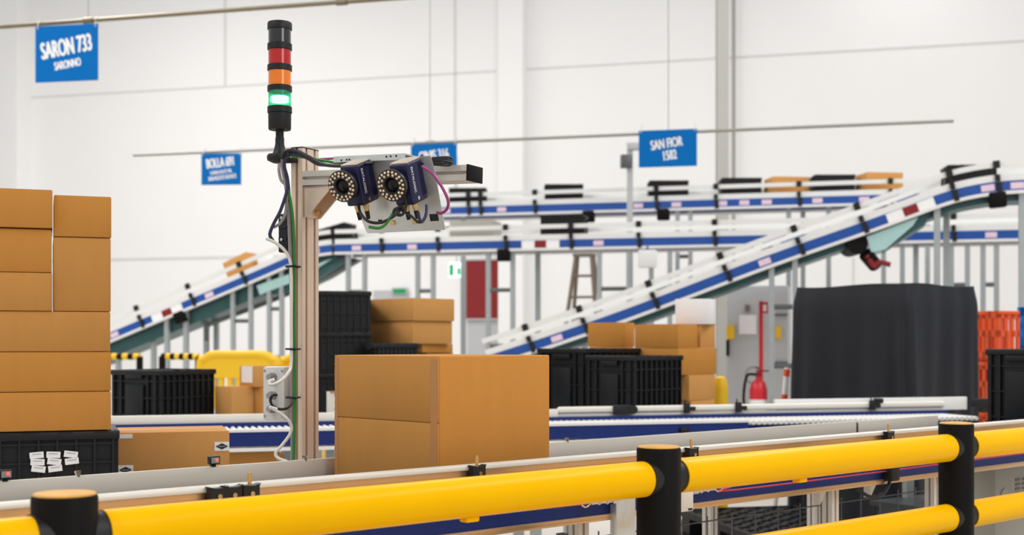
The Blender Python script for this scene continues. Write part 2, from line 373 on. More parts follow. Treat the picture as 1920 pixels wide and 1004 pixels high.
pb_ = [(930, 676), (1000, 654), (1097, 622), (1237, 572.5), (1450, 488.5), (1604, 438), (1720, 395), (1781, 371), (1854, 357.5), (1912, 354)]
SB = clean([W(x, y, Y_B) for x, y in pb_]+[Vector((W(2150, 0, Y_B).x, W(2150, 0, Y_B).y, W(1912, 354, Y_B).z))], 3)
CB = conveyor('right sloping conveyor climbing past the covered crate to the top right', SB, (1010, 1110, 1238, 1370, 1504, 1620, 1785, 1865), (1057, 1438, 1846, 1900), (1705,), ((1450, 1493),), ((1100, .1), (1300, .1), (1754, .25), (1777, -.2), (1910, .25)), (1862,), .13)
# drive guards and motor under the slopes
dg = CB
def plate(mb, pts, Y0, th):
    v = [W(x, y, Y0) for x, y in pts]; n = WX @ Vector((0, 1, 0)); A = [mb.bm.verts.new(p) for p in v]; B = [mb.bm.verts.new(p+n*th) for p in v]; k = len(v)
    for i in range(k): mb.bm.faces.new((A[i], A[(i+1) % k], B[(i+1) % k], B[i]))
    mb.bm.faces.new(A); mb.bm.faces.new(list(reversed(B))); return mb
obj('guard_panel', plate(MB(), [(1625, 444), (1722, 407), (1712, 423), (1660, 468), (1634, 474)], Y_B-.3, .5), 'teal_pale', dg, True)
obj('guard_hood', plate(MB(), [(1722, 406), (1742, 400), (1736, 420), (1655, 472), (1660, 466), (1712, 424)], Y_B-.25, .4), 'teal_pan', dg, True)
mb = MB(); a = W(1608, 458, Y_B-.3); mb.cyl(a, a+Vector((.02, .4, 0)), .1); mb.cyl(a+Vector((.08, 0, -.1)), a+Vector((.2, .1, -.2)), .07); obj('motor', mb, 'black_soft', dg, True)
mb = MB(); mb.tube([W(1625, 480, Y_B-.3), W(1640, 500, Y_B-.3), W(1648, 492, Y_B-.3), W(1670, 497, Y_B-.3)], .025); obj('motor_cable', mb, 'red_board', dg, True)
dg = CA
obj('guard_panel', plate(MB(), [(481, 536), (560, 508), (620, 486), (600, 500), (560, 525), (520, 540), (487, 553)], Y_A-.3, .5), 'teal_pale', dg, True)
obj('guard_hood', plate(MB(), [(487, 554), (520, 541), (560, 526), (608, 500), (660, 484), (600, 520), (540, 548), (510, 553)], Y_A-.25, .4), 'teal_pan', dg, True)
# diagonal handrail-like return pan brace of the left slope
br = MB(); br.tube([W(388, 640, Y_A-.1), W(389, 615, Y_A-.1), W(400, 606, Y_A-.1), W(520, 560, Y_A-.1), W(610, 518, Y_A-.1), W(668, 488, Y_A-.1)], .03, sub=3)
obj('brace_pipe', br, 'steel_dark', CA, True)

# ------------------------------------------------------------------ totes and cartons
TOTE = {}
def tote_meshes(L, D, H):
    k = (L, D, H)
    if k in TOTE: return TOTE[k]
    b = MB(); tp = .012
    b.box((0, 0, .006), (L-.06, D-.06, .012))
    for s_ in (-1, 1):
        b.box((0, s_*(D/2-.02), H/2), (L-.03, .008, H)); b.box((s_*(L/2-.02), 0, H/2), (.008, D-.03, H))
        n = 9
        for i in range(n+1):
            x = -(L/2-.02)+(L-.04)*i/n; b.box((x, s_*(D/2-.011), H/2-.01), (.008, .02, H-.02))
        for y in (-.42, -.27, .27, .42): b.box((s_*(L/2-.011), y*D*1.0, H/2-.01), (.02, .008, H-.02))
        for z in (.12, .45, .78): b.box((0, s_*(D/2-.012), H*z), (L-.03, .014, .008)); b.box((s_*(L/2-.012), 0, H*z), (.014, D-.03, .008))
    r = MB()
    for s_ in (-1, 1):
        r.box((0, s_*(D/2-.009), H-.015), (L, .022, .03), bev=.004); r.box((s_*(L/2-.009), 0, H-.015), (.022, D, .03), bev=.004)
    for i in range(5): r.box((-L*.4+i*L*.2, -D/2+.012, H-.003), (L*.08, .03, .006))
    hs = []
    for s_ in (-1, 1):
        h = MB(); h.box((s_*(L/2-.006), 0, H*.4), (.012, D*.36, H*.62), bev=.003)
        h.box((s_*(L/2-.002), 0, H*.88), (.02, D*.34, .03), bev=.006); hs.append(h)
    li = MB(); li.box((0, 0, H-.012), (L-.05, D-.05, .008))
    TOTE[k] = (mesh_of(b, 'dark_tote'), mesh_of(r, 'black_plastic'), [mesh_of(h, 'tote_panel') for h in hs], mesh_of(li, 'dark_tote')); return TOTE[k]
def tote(label, loc, rz, L=.6, D=.4, H=.27, group=None, ry=0, simple=False):
    t = thing('tote', label, 'tote', loc, rz, group, rot=(0, ry, rz)); b, r, hs, li = tote_meshes(L, D, H)
    obj('tote_body', b, None, t); obj('rim', r, None, t); obj('lid', li, None, t)
    for h in hs: obj('handle_panel', h, None, t)
    return t
def carton(label, loc, rz, L, D, H, m='cardboard', group=None, flaps='top', rot=None, name='carton', tape=True):
    t = thing(name, label, 'box', loc, rz, group, rot=rot)
    mb = MB(); mb.box((0, 0, (H-.002)/2), (L, D, H-.002), bev=.003, seg=2); obj('carton_body', mb, m, t)
    if flaps == 'top':
        for s_ in (-1, 1):
            mb = MB(); mb.box((0, s_*D/4, H-.0015), (L-.004, D/2-.003, .003)); obj('flap', mb, m, t)
        if tape:
            mb = MB(); mb.box((0, 0, H+.0004), (L-.004, .05, .0008)); obj('tape', mb, 'tape', t)
    return t
def on(path, px, h=.062): q, tg = along(path, px); return q+Vector((0, 0, h)), tg
k = 0
for (p0, p1, top, lab) in ((845, 917, 352, 'black tote riding the upper conveyor just right of the scanner arm end'), (1024, 1102, 345, 'black tote alone on the upper conveyor left of the SAN FIOR sign'), (1214, 1293, 338, 'black tote on the upper conveyor directly below the SAN FIOR sign'), (1350, 1432, 333, 'black tote on the upper conveyor just left of the first brown carton'), (1528, 1603, 327, 'black tote on the upper conveyor between the two brown cartons')):
    q, _ = on(UC, (p0+p1)/2); hh = (0-0)+.27
    ztop = P(0, top, q.y-.2).z
    tote(lab, q, WANG+R(14), .5, .36, max(.2, ztop-q.z), 'totes on the upper conveyor')
for (p0, p1, top, lab) in ((1440, 1520, 331, 'brown carton on the upper conveyor between two black totes'), (1610, 1695, 323, 'brown carton last in line on the upper conveyor at its right end')):
    q, _ = on(UC, (p0+p1)/2); ztop = P(0, top, q.y-.2).z
    c = carton(lab, q, WANG+R(22), .46, .36, ztop-q.z, 'cardboard_light', 'cartons on the upper conveyor')
q, _ = on(SC, 1077); tote('black tote on the lower level conveyor under the upper one', q, WANG, .52, .36, .3)
q, _ = on(SC, 908); carton('grey carton on the lower level conveyor behind the scanner bracket', q, WANG, .56, .36, .25, 'machine_grey')
q, tg = on(SB, 1816, .07); tote('black tote at the crest of the right sloping conveyor', q, WANG+R(8), .46, .34, .2)
q, tg = on(SA, 630, .07); tote('tilted black tote reaching the top of the left sloping conveyor', q-Vector((0, 0, -.02)), WANG, .5, .4, .2, ry=-R(14))
q, tg = on(SA, 464, .075); carton('small brown carton climbing the left sloping conveyor', q, WANG, .36, .3, .29, 'cardboard_light', rot=(0, -R(23), WANG))
q, tg = on(SA, 503, .075); b_ = thing('white_parcel', 'small white parcel behind the carton on the left sloping conveyor', 'parcel', q, rot=(0, -R(23), WANG))
mb = MB(); mb.box((0.02, 0, .1), (.16, .2, .19), bev=.015); obj('wrapping', mb, 'paper', b_)
mb = MB(); mb.box((0.02, 0, .2), (.17, .04, .006)); obj('strap', mb, 'tape', b_)
# scanner mast over the upper conveyor
q = W(1181, 430, 16.3); ms = thing('scanner_mast', 'slim grey mast with scanner head standing between the far conveyors', 'mast', (q.x, q.y, 0))
zt = W(1181, 268, 16.3).z
mb = MB(); mb.box((q.x, q.y, zt/2), (.07, .07, zt)); obj('mast_post', mb, 'cabinet_grey', ms, True)
mb = MB(); mb.box((q.x+.1, q.y-.02, zt-.05), (.26, .1, .09), bev=.01); obj('mast_arm', mb, 'cabinet_grey', ms, True)
mb = MB(); mb.box((q.x-.05, q.y-.05, zt-.24), (.14, .14, .16), bev=.01); obj('control_box', mb, 'steel_dark', ms, True); mb = MB(); mb.cyl((q.x+.2, q.y-.08, zt-.14), (q.x+.2, q.y-.12, zt-.3), .06); obj('scanner_head', mb, 'steel_dark', ms, True)
hb = MB(); c = W(1214, 486, 15.1); hb.box((c.x, c.y, c.z), (.2, .16, .2), bev=.01)
jb = thing('junction_box', 'small white junction box hanging under the lower level conveyor', 'box', c)
obj('enclosure', hb, 'white_paint', jb, True); hb = MB(); hb.cyl((c.x, c.y, c.z+.1), (c.x, c.y+.0, SC[0].z-.06), .012); obj('conduit', hb, 'steel_dark', jb, True)

# ------------------------------------------------------------------ things along the back wall
t = thing('notice_board', 'tall dark red board fixed to the wall behind the far conveyors', 'board', W(922, 543, WD-.3))
obj('panel', hall(MB(), 874, 972, W(922, 598, WD).z, W(922, 489, WD).z, WD-.1, .06), 'red_board', t, True)
mb = MB()
for a, b, c, d in ((872, 974, 598, 601), (872, 974, 486, 489)): hall(mb, a, b, W(922, d, WD).z, W(922, c, WD).z, WD-.12, .05)
obj('frame', mb, 'cabinet_grey', t, True)
def doorset(n, a, b, top, Y0):
    t = hall(MB(), a, b, 0, W((a+b)/2, top, Y0).z, Y0-.06, .06); o = struct('door_%d' % n, t, 'cabinet_grey')
    z = 1.05; c = W(b-10, HY, Y0); mb = MB(); mb.box((c.x, c.y-.09, z), (.03, .06, .14)); obj('door_handle', mb, 'steel_dark', o); return o
doorset(1, 876, 970, 599, WD)
doorset(2, 700, 765, 545, WD)
def wall_sign(name, label, px0, px1, py0, py1, Y0, m, inner):
    c = W((px0+px1)/2, (py0+py1)/2, Y0); s = c.y/F; t = thing(name, label, 'sign', c, WANG); wd, ht = (px1-px0)*s, (py1-py0)*s
    mb = MB(); mb.box((0, .03, 0), (wd, .06, ht), bev=.008); obj('sign_box', mb, m, t)
    for (nm, mm, x, z, a, b) in inner: mb = MB(); mb.box((x*wd, -.003, z*ht), (a*wd, .006, b*ht)); obj(nm, mb, mm, t)
    return t
es = wall_sign('exit_sign', 'lit green emergency exit sign by the dark red board', 841, 870, 493, 520, 21.0, 'exit_glow', [('pictogram', 'exit_green', -.32, 0, .26, .8), ('pictogram', 'exit_green', .16, -.1, .2, .5)])
c = es.location; mb = MB(); mb.box((0, .03, 1.0), (.02, .02, 1.8)); obj('hanger', mb, 'cabinet_grey', es)
wall_sign('exit_sign', 'dim green exit sign over the door behind the twin cartons', 733, 765, 540, 553, WD-.1, 'cabinet_grey', [('pictogram', 'exit_green', 0, 0, .8, .7)])
# stepladder
def ladder(label, pxs, top, Y0):
    a = W(pxs[0], HY, Y0); t = thing('stepladder', label, 'ladder', (a.x, a.y, 0)); zt = W(pxs[1], top, Y0).z
    n = WX @ Vector((0, 1, 0)); ax = WX @ Vector((1, 0, 0))
    ctr = W((pxs[0]+pxs[3])/2, HY, Y0); ctr.z = 0; hw = (W(pxs[3], HY, Y0)-W(pxs[0], HY, Y0)).length/2; tw = (W(pxs[2], HY, Y0)-W(pxs[1], HY, Y0)).length/2
    hw = tw+(hw-tw)*zt/(zt-W(1, 595, Y0).z)
    for d in (-1, 1):
        for s_ in (-1, 1):
            mb = MB(); mb.tube([ctr+ax*s_*hw+n*d*.55, ctr+ax*s_*tw+n*d*.06+Vector((0, 0, zt))], .03, 6); obj('rail', mb, 'wood_leg', t, True)
    for i in range(1, 9):
        k = i/9; mb = MB(); wv = hw+(tw-hw)*k; o = ctr-n*(.55+(.06-.55)*k)+Vector((0, 0, zt*k)); mb.box(o, (wv*2, .07, .035), WX); obj('step', mb, 'wood_leg', t, True)
    mb = MB(); mb.box(ctr+Vector((0, 0, zt)), (tw*2+.08, .2, .05), WX); obj('top_cap', mb, 'wood_leg', t, True)
ladder('brown wooden stepladder standing by the wall behind the right sloping conveyor', (1070, 1079, 1108, 1122), 479, 19)
# grey electrical cabinet with door furniture
t = thing('electrical_cabinet', 'wide grey electrical cabinet behind the fire extinguisher', 'cabinet', W(1412, HY, 14.5)*1); t.location.z = 0
z1 = W(1412, 536, 14.5).z
obj('cabinet_body', hall(MB(), 1362, 1478, .02, z1, 14.5, .5), 'cabinet_grey', t, True, bev=.01)
obj('door', hall(MB(), 1364, 1446, .12, z1-.05, 14.47, .03), 'cabinet_grey', t, True)
obj('door', hall(MB(), 1449, 1477, .12, z1-.05, 14.47, .03), 'cabinet_grey', t, True)
for a, b, y0, y1, m, nm in ((1361.5, 1367, 638, 668, 'black_soft', 'handle'), (1362, 1377, 611, 636, 'yellow_paint', 'warning_label'), (1386, 1418, 591, 627, 'paper', 'paper_notice'), (1454, 1464, 612, 636, 'yellow_paint', 'warning_label'), (1397, 1405, 572, 585, 'wood_leg', 'knob'), (1452, 1477, 589, 592, 'steel_dark', 'door_hinge'), (1452, 1477, 679, 682, 'steel_dark', 'door_hinge')):
    obj(nm, hall(MB(), a, b, W((a+b)/2, y1, 14.4).z, W((a+b)/2, y0, 14.4).z, 14.44, .03), m, t, True)
# fire point
q = W(1427, HY, 13.9); t = thing('fire_point_post', 'thin red post with a small sign above the fire extinguisher', 'post', (q.x, q.y, 0))
zt = W(1427, 565, 13.9).z; mb = MB(); mb.cyl((q.x, q.y, 0), (q.x, q.y, zt), .022); obj('post', mb, 'red_paint', t, True)
obj('sign_plate', hall(MB(), 1428, 1440, W(1434, 588, 13.9).z, W(1434, 567, 13.9).z, 13.87, .01), 'red_paint', t, True)
obj('pictogram', hall(MB(), 1431, 1437, W(1434, 584, 13.9).z, W(1434, 572, 13.9).z, 13.86, .01), 'paper', t, True)
q = W(1422, HY, 13.4); zt = W(1422, 712, 13.4).z; t = thing('fire_extinguisher', 'red fire extinguisher on a stand before the grey cabinet', 'extinguisher', (q.x, q.y, 0))
mb = MB(); mb.lathe([(.01, zt-.5), (.085, zt-.5), (.09, zt-.48), (.09, zt-.1), (.07, zt-.03), (.03, zt), (.025, zt+.03)], (0, 0, 0)); obj('cylinder', mb, 'red_paint', t)
mb = MB(); mb.lathe([(.0915, zt-.36), (.0915, zt-.2)], (0, 0, 0)); obj('instruction_label', mb, 'paper', t)
mb = MB(); mb.box((0, 0, zt+.05), (.05, .04, .05)); mb.box((.05, 0, zt+.085), (.14, .03, .015)); obj('valve', mb, 'red_board', t)
mb = MB(); mb.tube([(-.03, -.02, zt+.05), (-.12, -.02, zt+.03), (-.15, -.02, zt-.2), (-.11, -.03, zt-.4)], .014); obj('hose', mb, 'black_soft', t)
mb = MB(); mb.cyl((0, 0, 0), (0, 0, .02), .16); mb.cyl((0, 0, .02), (0, 0, zt-.5), .025); mb.cyl((0, 0, zt-.52), (0, 0, zt-.5), .09); obj('stand', mb, 'red_board', t)
q = W(1413, 704, 13.9); mb = MB(); mb.tube([q+Vector((.085*math.cos(a*math.pi/8), 0, .085*math.sin(a*math.pi/8))) for a in range(17)], .014, 8, 2)
t = thing('hose_loop', 'grey coiled hose loop hung on the red post', 'hose', q); obj('coil', mb, 'gland_grey', t, True)
mb = MB(); mb.tube([q+Vector((0, 0, .085)), W(1427, 692, 13.9)], .01, 6); obj('hook', mb, 'steel_dark', t, True)
a = W(1448, HY, 10.6); b = W(1476, 690, 10.6); a.z = 0; t = thing('striped_pole', 'white pole with orange bands leaning beside the covered crate', 'pole', a)
mb = MB(); mb.tube([a, b], .022, 10); obj('pole', mb, 'white_paint', t, True)
for kk in (.62, .8, .95):
    mb = MB(); p0 = a.lerp(b, kk); p1 = a.lerp(b, kk+.04); mb.cyl(p0, p1, .026); obj('band', mb, 'orange_plastic', t, True)
# yellow bollard by the cartons
q = W(1351, HY, 9.2); zt = W(1351, 706, 9.2).z; t = thing('bollard', 'short yellow bollard with slanted top right of the brown cartons', 'bollard', (q.x, q.y, 0))
mb = MB(); mb.lathe([(.05, 0), (.05, zt-.09), (.048, zt-.05), (.035, zt-.01), (.012, zt)], (0, 0, 0)); obj('bollard_post', mb, 'yellow_paint', t)
mb = MB(); mb.box((0, 0, .01), (.18, .18, .02)); obj('base_plate', mb, 'steel_dark', t)

# ------------------------------------------------------------------ yellow barriers under the left slope
def ybar(label, a, b, top, Y0):
    z1 = W((a+b)/2, top, Y0).z; q = W(a, HY, Y0); t = thing('plastic_barrier', label, 'barrier', (q.x, q.y, 0)); A = W(a, HY, Y0); B = W(b, HY, Y0); A.z = B.z = 0
    d = (B-A).normalized(); L = (B-A).length; mb = MB(); U = Vector((0, 0, 1))
    mb.tube([A+U*.15, A+U*(z1-.16), A+d*.05+U*(z1-.05), A+d*.16+U*z1, A.lerp(B, .5)+U*z1, B-d*.16+U*z1, B-d*.05+U*(z1-.05), B+U*(z1-.16), B+U*.15], .045, 10, 4); obj('frame', mb, 'yellow_paint', t, True)
    for i in range(9):
        o = A.lerp(B, (i+.5)/9); mb = MB(); mb.box(o+U*(z1*.5+.05), (L/9*.55, .035, z1-.25), WX); obj('slat', mb, 'yellow_paint', t, True)
    for zc, hc in ((z1-.13, .2), (.2, .1)): mb = MB(); mb.box(A.lerp(B, .5)+U*zc, (L, .05, hc), WX); obj('crosspiece', mb, 'yellow_paint', t, True)
    for kk in (.15, .85):
        mb = MB(); mb.box(A.lerp(B, kk)+U*.05, (.06, .6, .1), WX); obj('foot', mb, 'black_soft', t, True)
ybar('yellow plastic crowd barrier seen behind the small cartons', 376, 520, 666, 12.0)
ybar('yellow plastic crowd barrier partly hidden behind the scanner post', 529, 640, 668, 12.3)
def stripe_rail(label, a, b, top, Y0, n):
    z = W((a+b)/2, top, Y0).z; q = W(a, HY, Y0); t = thing('striped_guard', label, 'guard rail', (q.x, q.y, 0)); A = W(a, HY, Y0); B = W(b, HY, Y0); A.z = B.z = z
    for i in range(n):
        mb = MB(); mb.cyl(A.lerp(B, i/n), A.lerp(B, (i+1)/n), .035, n=12); obj('band', mb, 'yellow_paint' if i % 2 else 'black_soft', t, True)
    for p in (A, B):
        mb = MB(); mb.cyl((p.x, p.y, 0), p, .036, n=12); obj('upright', mb, 'black_soft', t, True)
        mb = MB(); mb.cyl((p.x, p.y, z-.3), (p.x, p.y, z-.15), .038, n=12); obj('band', mb, 'yellow_paint', t, True)
stripe_rail('black and yellow striped guard rail left of the yellow barrier', 304, 372, 669, 12.5, 8)
stripe_rail('short black and yellow striped guard rail beside the brown carton stack', 180, 262, 669, 12.7, 8)

# ------------------------------------------------------------------ deck with totes and cartons behind the middle conveyor
DZ = 1.05
dk = thing('pallet_deck', 'grey metal deck under the totes and cartons behind the middle conveyor', 'deck', (M(700, HY, 8).x, M(700, HY, 8).y, 0), MANG)
A = M(180, HY, 8.1); B = M(1330, HY, 7.9); L = (B-A).length; cdk = (A+B)/2 - Vector((dk.location.x, dk.location.y, 0)); MXI = Matrix.Rotation(-MANG, 3, 'Z'); cdk = MXI @ Vector((cdk.x, cdk.y, 0))
mb = MB(); mb.box((cdk.x, cdk.y+.1, DZ-.03), (L, 1.5, .06), bev=.005); obj('deck_plate', mb, 'steel_leg', dk)
for i in range(4):
    for s_ in (-.6, .8):
        mb = MB(); mb.box((cdk.x-L/2+.2+(L-.9)*i/3, cdk.y+s_, (DZ-.06)/2), (.07, .07, DZ-.06)); obj('leg', mb, 'steel_leg', dk)
MX = Matrix.Rotation(MANG, 3, 'Z')
def corner_place(px, Y, th, L, D):                              # centre of a box whose near bottom corner stands at column px, depth Y
    c = P(px, HY, Y); v = Matrix.Rotation(th, 3, 'Z') @ Vector((L/2, D/2, 0)); return Vector((c.x, c.y, 0))+Vector((v.x, v.y, 0))
def put_tote(label, px, Y, th, top, H=.27, L=.6, D=.4, z=None, group=None):
    c = corner_place(px, Y, th, L, D); c.z = (P(px, top, Y).z-H) if z is None else z; return tote(label, c, th, L, D, H, group)
def put_box(label, px, Y, th, pxl, pxr, top, bot=None, z=None, m='cardboard', flaps='top', group=None, name='carton'):
    c0 = P(px, HY, Y); ct, st = math.cos(th), math.sin(th); kr = (pxr-CX)/F; kl = (pxl-CX)/F
    L = (kr*Y-c0.x)/(ct-kr*st); D = (c0.x-kl*Y)/(st+kl*ct); z1 = P(px, top, Y).z; z0 = P(px, bot, Y).z if z is None else z
    c = corner_place(px, Y, th, L, D); c.z = z0; return carton(label, c, th, L, D, z1-z0, m, group, flaps, name=name), L, D, z1
put_tote('ribbed black tote standing behind the middle conveyor left of the small cartons', 298, 7.35, R(60), 695, z=DZ, H=P(298, 695, 7.35).z-DZ, L=.47)
b1, _, _, z1 = put_box('small brown carton right next to the ribbed tote', 434, 7.6, R(50), 403, 476, 726, z=DZ, m='cardboard_light')
b2, _, _, z2 = put_box('brown carton on the deck just left of the scanner post', 492, 7.7, R(60), 474, 560, 727, z=DZ, m='cardboard_dull')
b3, L_, D_, z3 = put_box('pale labelled carton topmost of the small cartons left of the post', 478, 7.68, R(40), 449, 530, 687, z=z2+.002, m='cardboard_light')
mb = MB(); mb.box((-L_/2-.001, 0, .075), (.002, D_*.7, .1)); obj('shipping_label', mb, 'paper', b3)
# tote column
colY = 8.3; h3 = .262
zz = DZ
for i, lab in enumerate(('black tote at the bottom of the three-high column right of the post', 'black tote in the middle of the three-high column right of the post', 'black tote on top of the three-high column right of the post')):
    c = M(628, HY, 8.2); tote(lab, (c.x, c.y, zz), MANG-R(3), .42, .42, h3-.001, 'totes in the column right of the post'); zz += h3
zz2 = DZ
for i, lab in enumerate(('black tote lower of the pair behind the large carton', 'black tote upper of the pair behind the large carton')):
    c = M(731, HY, 7.75); tote(lab, (c.x, c.y, zz2), MANG+R(2), .27, .4, .2265, 'totes behind the large carton'); zz2 += .227
zb = DZ
cb = [('brown carton at the base of the stack behind the large carton', 745, 660, R(48)), ('brown carton third down in the stack behind the large carton', 645, None, R(48)), ('brown carton second from the top right of the tote column', 601, None, R(44)), ('wide brown carton on top right of the tote column', 556, None, R(44))]
_, _, _, z1 = put_box(cb[0][0], 800, 8.35, R(50), 757, 850, 662, z=DZ, m='cardboard')
_, _, _, z1 = put_box(cb[1][0], 792, 8.3, R(50), 757, 849, 645.5, z=z1+.001, m='cardboard')
_, _, _, z1 = put_box(cb[2][0], 774, 8.22, R(44), 691, 848, 602, z=z1+.001, m='cardboard_light')
_, _, _, z1 = put_box(cb[3][0], 775, 8.2, R(44), 690, 852, 559, z=z1+.001, m='cardboard_light')
# right group
put_tote('black tote behind and left of the front ribbed tote beside the cartons', 1100, 8.0, R(50), 654, z=DZ, H=P(1100, 654, 8.0).z-DZ)
put_tote('front ribbed black tote with handle before the right carton stack', 1188, 7.62, R(48), 668, z=DZ, H=P(1188, 668, 7.62).z-DZ, L=.52, D=.37)
_, _, _, z1 = put_box('brown carton at the bottom of the right stack', 1296, 8.3, R(50), 1220, 1338, 753, z=DZ, m='cardboard_light')
_, _, _, z1 = put_box('brown carton second up in the right stack', 1292, 8.3, R(50), 1215, 1341, 704, z=z1+.001, m='cardboard_light')
_, _, _, z2 = put_box('wide brown carton under the top row of the right stack', 1272, 8.25, R(46), 1187, 1343, 653, z=z1+.001, m='cardboard')
_, _, _, z3 = put_box('brown carton in the middle of the top row under the white paper stack', 1271, 8.25, R(46), 1190, 1308, 608, z=z2+.001, m='cardboard')
_, _, _, _ = put_box('narrow brown carton at the right end of the top row', 1313, 8.48, R(46), 1305, 1341, 608, z=z2+.001, m='cardboard_light')
_, _, _, zq = put_box('brown carton supporting the left end of the right stack behind the totes', 1172, 8.7, R(60), 1105, 1188, 651, z=DZ, m='cardboard_dull')
_, _, _, _ = put_box('brown carton at the left end of the top row behind the totes', 1172, 8.7, R(60), 1102, 1190, 605, z=zq+.001, m='cardboard')
tw, L_, D_, _ = put_box('block of stacked white paper sheets on the right carton stack', 1330, 8.45, R(70), 1266, 1341, 560, z=z3+.002, m='paper', flaps=None, name='paper_stack')
# white small box on deck beside the large carton
_ = put_box('small white and brown box between the post and the large carton', 618, 7.35, R(60), 612, 640, 735, z=DZ, m='cream_paint')

# ------------------------------------------------------------------ middle conveyor
BZ = 1.074
ma = M(120, HY, 6.4); mbp = M(1850, HY, 6.4); Lm = (mbp-ma).length
mc = thing('roller_conveyor', 'middle conveyor with blue side beam and white guides crossing behind the large carton', 'conveyor', (ma.x, ma.y, 0), MANG)
def ms_(px, Y5=6.4): p = M(px, HY, Y5); return ((MX.inverted()) @ Vector((p.x-ma.x, p.y-ma.y, 0))).x
mb = MB(); x1 = ms_(1400); mb.box((x1/2, 0, BZ-.05), (x1, .05, .072)); obj('side_beam', mb, 'blue_beam_dark', mc)
mb = MB(); mb.box((x1/2, -.005, BZ-.1), (x1, .06, .018)); obj('lower_lip', mb, 'white_paint', mc)
mb = MB(); mb.box((x1/2, 0, BZ-.006), (x1, .06, .014)); obj('bearing_strip', mb, 'white_paint', mc)
n_r = 150
ro = MB()
for i in range(n_r):
    x = .03+(Lm-.05)*i/n_r; ro.cyl((x, .02, BZ-.02), (x, .37, BZ-.02), .012, n=10)
ro2 = obj('roller_bed', ro, 'belt_white', mc)
mb = MB(); mb.box((Lm/2, .4, BZ-.04), (Lm, .05, .1)); obj('side_beam', mb, 'blue_beam_dark', mc)
xa = ms_(1035, 6.9); xb = Lm
mb = MB(); mb.box((xa/2, .41, BZ+.024), (xa, .03, .06), bev=.004); obj('guide_panel', mb, 'cream_paint', mc)
mb = MB(); mb.box(((xa+xb)/2, .41, BZ+.048), (xb-xa, .03, .036), bev=.012, seg=3); mb.box(((xa+xb)/2, .42, BZ+.012), (xb-xa, .02, .028), bev=.005); obj('guide_rail', mb, 'cream_paint', mc)
mb = MB(); mb.box((xb-.5, .435, BZ+.05), (1.35, .03, .08), bev=.004); obj('end_guide', mb, 'white_paint', mc)
for px in (1265, 1360, 1607):
    x = ms_(px, 6.95); mb = MB(); mb.box((x, .385, BZ+.05), (.035, .03, .06), bev=.006); mb.box((x+.03, .385, BZ+.045), (.05, .02, .025), bev=.006); mb.cyl((x-.01, .385, BZ+.05), (x-.01, .385, BZ+.1), .004); obj('guide_clamp', mb, 'black_plastic', mc)
x = ms_(1145, 6.95); mb = MB(); mb.box((x, .385, BZ+.045), (.1, .03, .055), bev=.004); mb.cyl((x+.07, .37, BZ+.045), (x+.07, .4, BZ+.045), .025); obj('joint_block', mb, 'black_plastic', mc)
x = ms_(1818, 6.9); mb = MB(); mb.box((x, .385, BZ+.055), (.13, .04, .05), bev=.004); mb.box((x+.02, .38, BZ+.01), (.07, .04, .035)); obj('joint_block', mb, 'black_plastic', mc)
for px, dz in ((1680, .075), (1250, -.05)):
    x = ms_(px, 6.6); mb = MB(); mb.box((x, .39 if dz > 0 else -.03, BZ+dz), (.05, .04, .03), bev=.004); obj('photo_sensor', mb, 'black_plastic', mc)
for lx in (.3, ms_(640), ms_(1010), ms_(1770)):
    for yy in (.05, .36):
        mb = MB(); mb.box((lx, yy, (BZ-.1)/2), (.05, .05, BZ-.1)); obj('leg', mb, 'steel_leg', mc)
# carton stored under the middle conveyor
c = M(462, 852, 6.55); tk = thing('carton', 'brown carton on a low stand under the middle conveyor blue beam', 'box', (c.x, c.y, .5), MANG)
mb = MB(); mb.box((0.02, .12, .215), (.34, .25, .43), bev=.004); obj('carton_body', mb, 'cardboard_dull', tk)
mb = MB(); mb.box((0.02, -.006, .215), (.34, .003, .05)); obj('tape', mb, 'tape', tk)
st = thing('storage_stand', 'low grey stand under the middle conveyor holding a brown carton', 'stand', (c.x, c.y, 0), MANG)
mb = MB(); mb.box((0, .12, .485), (.56, .3, .03)); obj('shelf', mb, 'steel_leg', st)
for sx in (-.25, .25):
    for sy in (0, .24): mb = MB(); mb.box((sx, sy, .235), (.03, .03, .47)); obj('leg', mb, 'steel_leg', st)

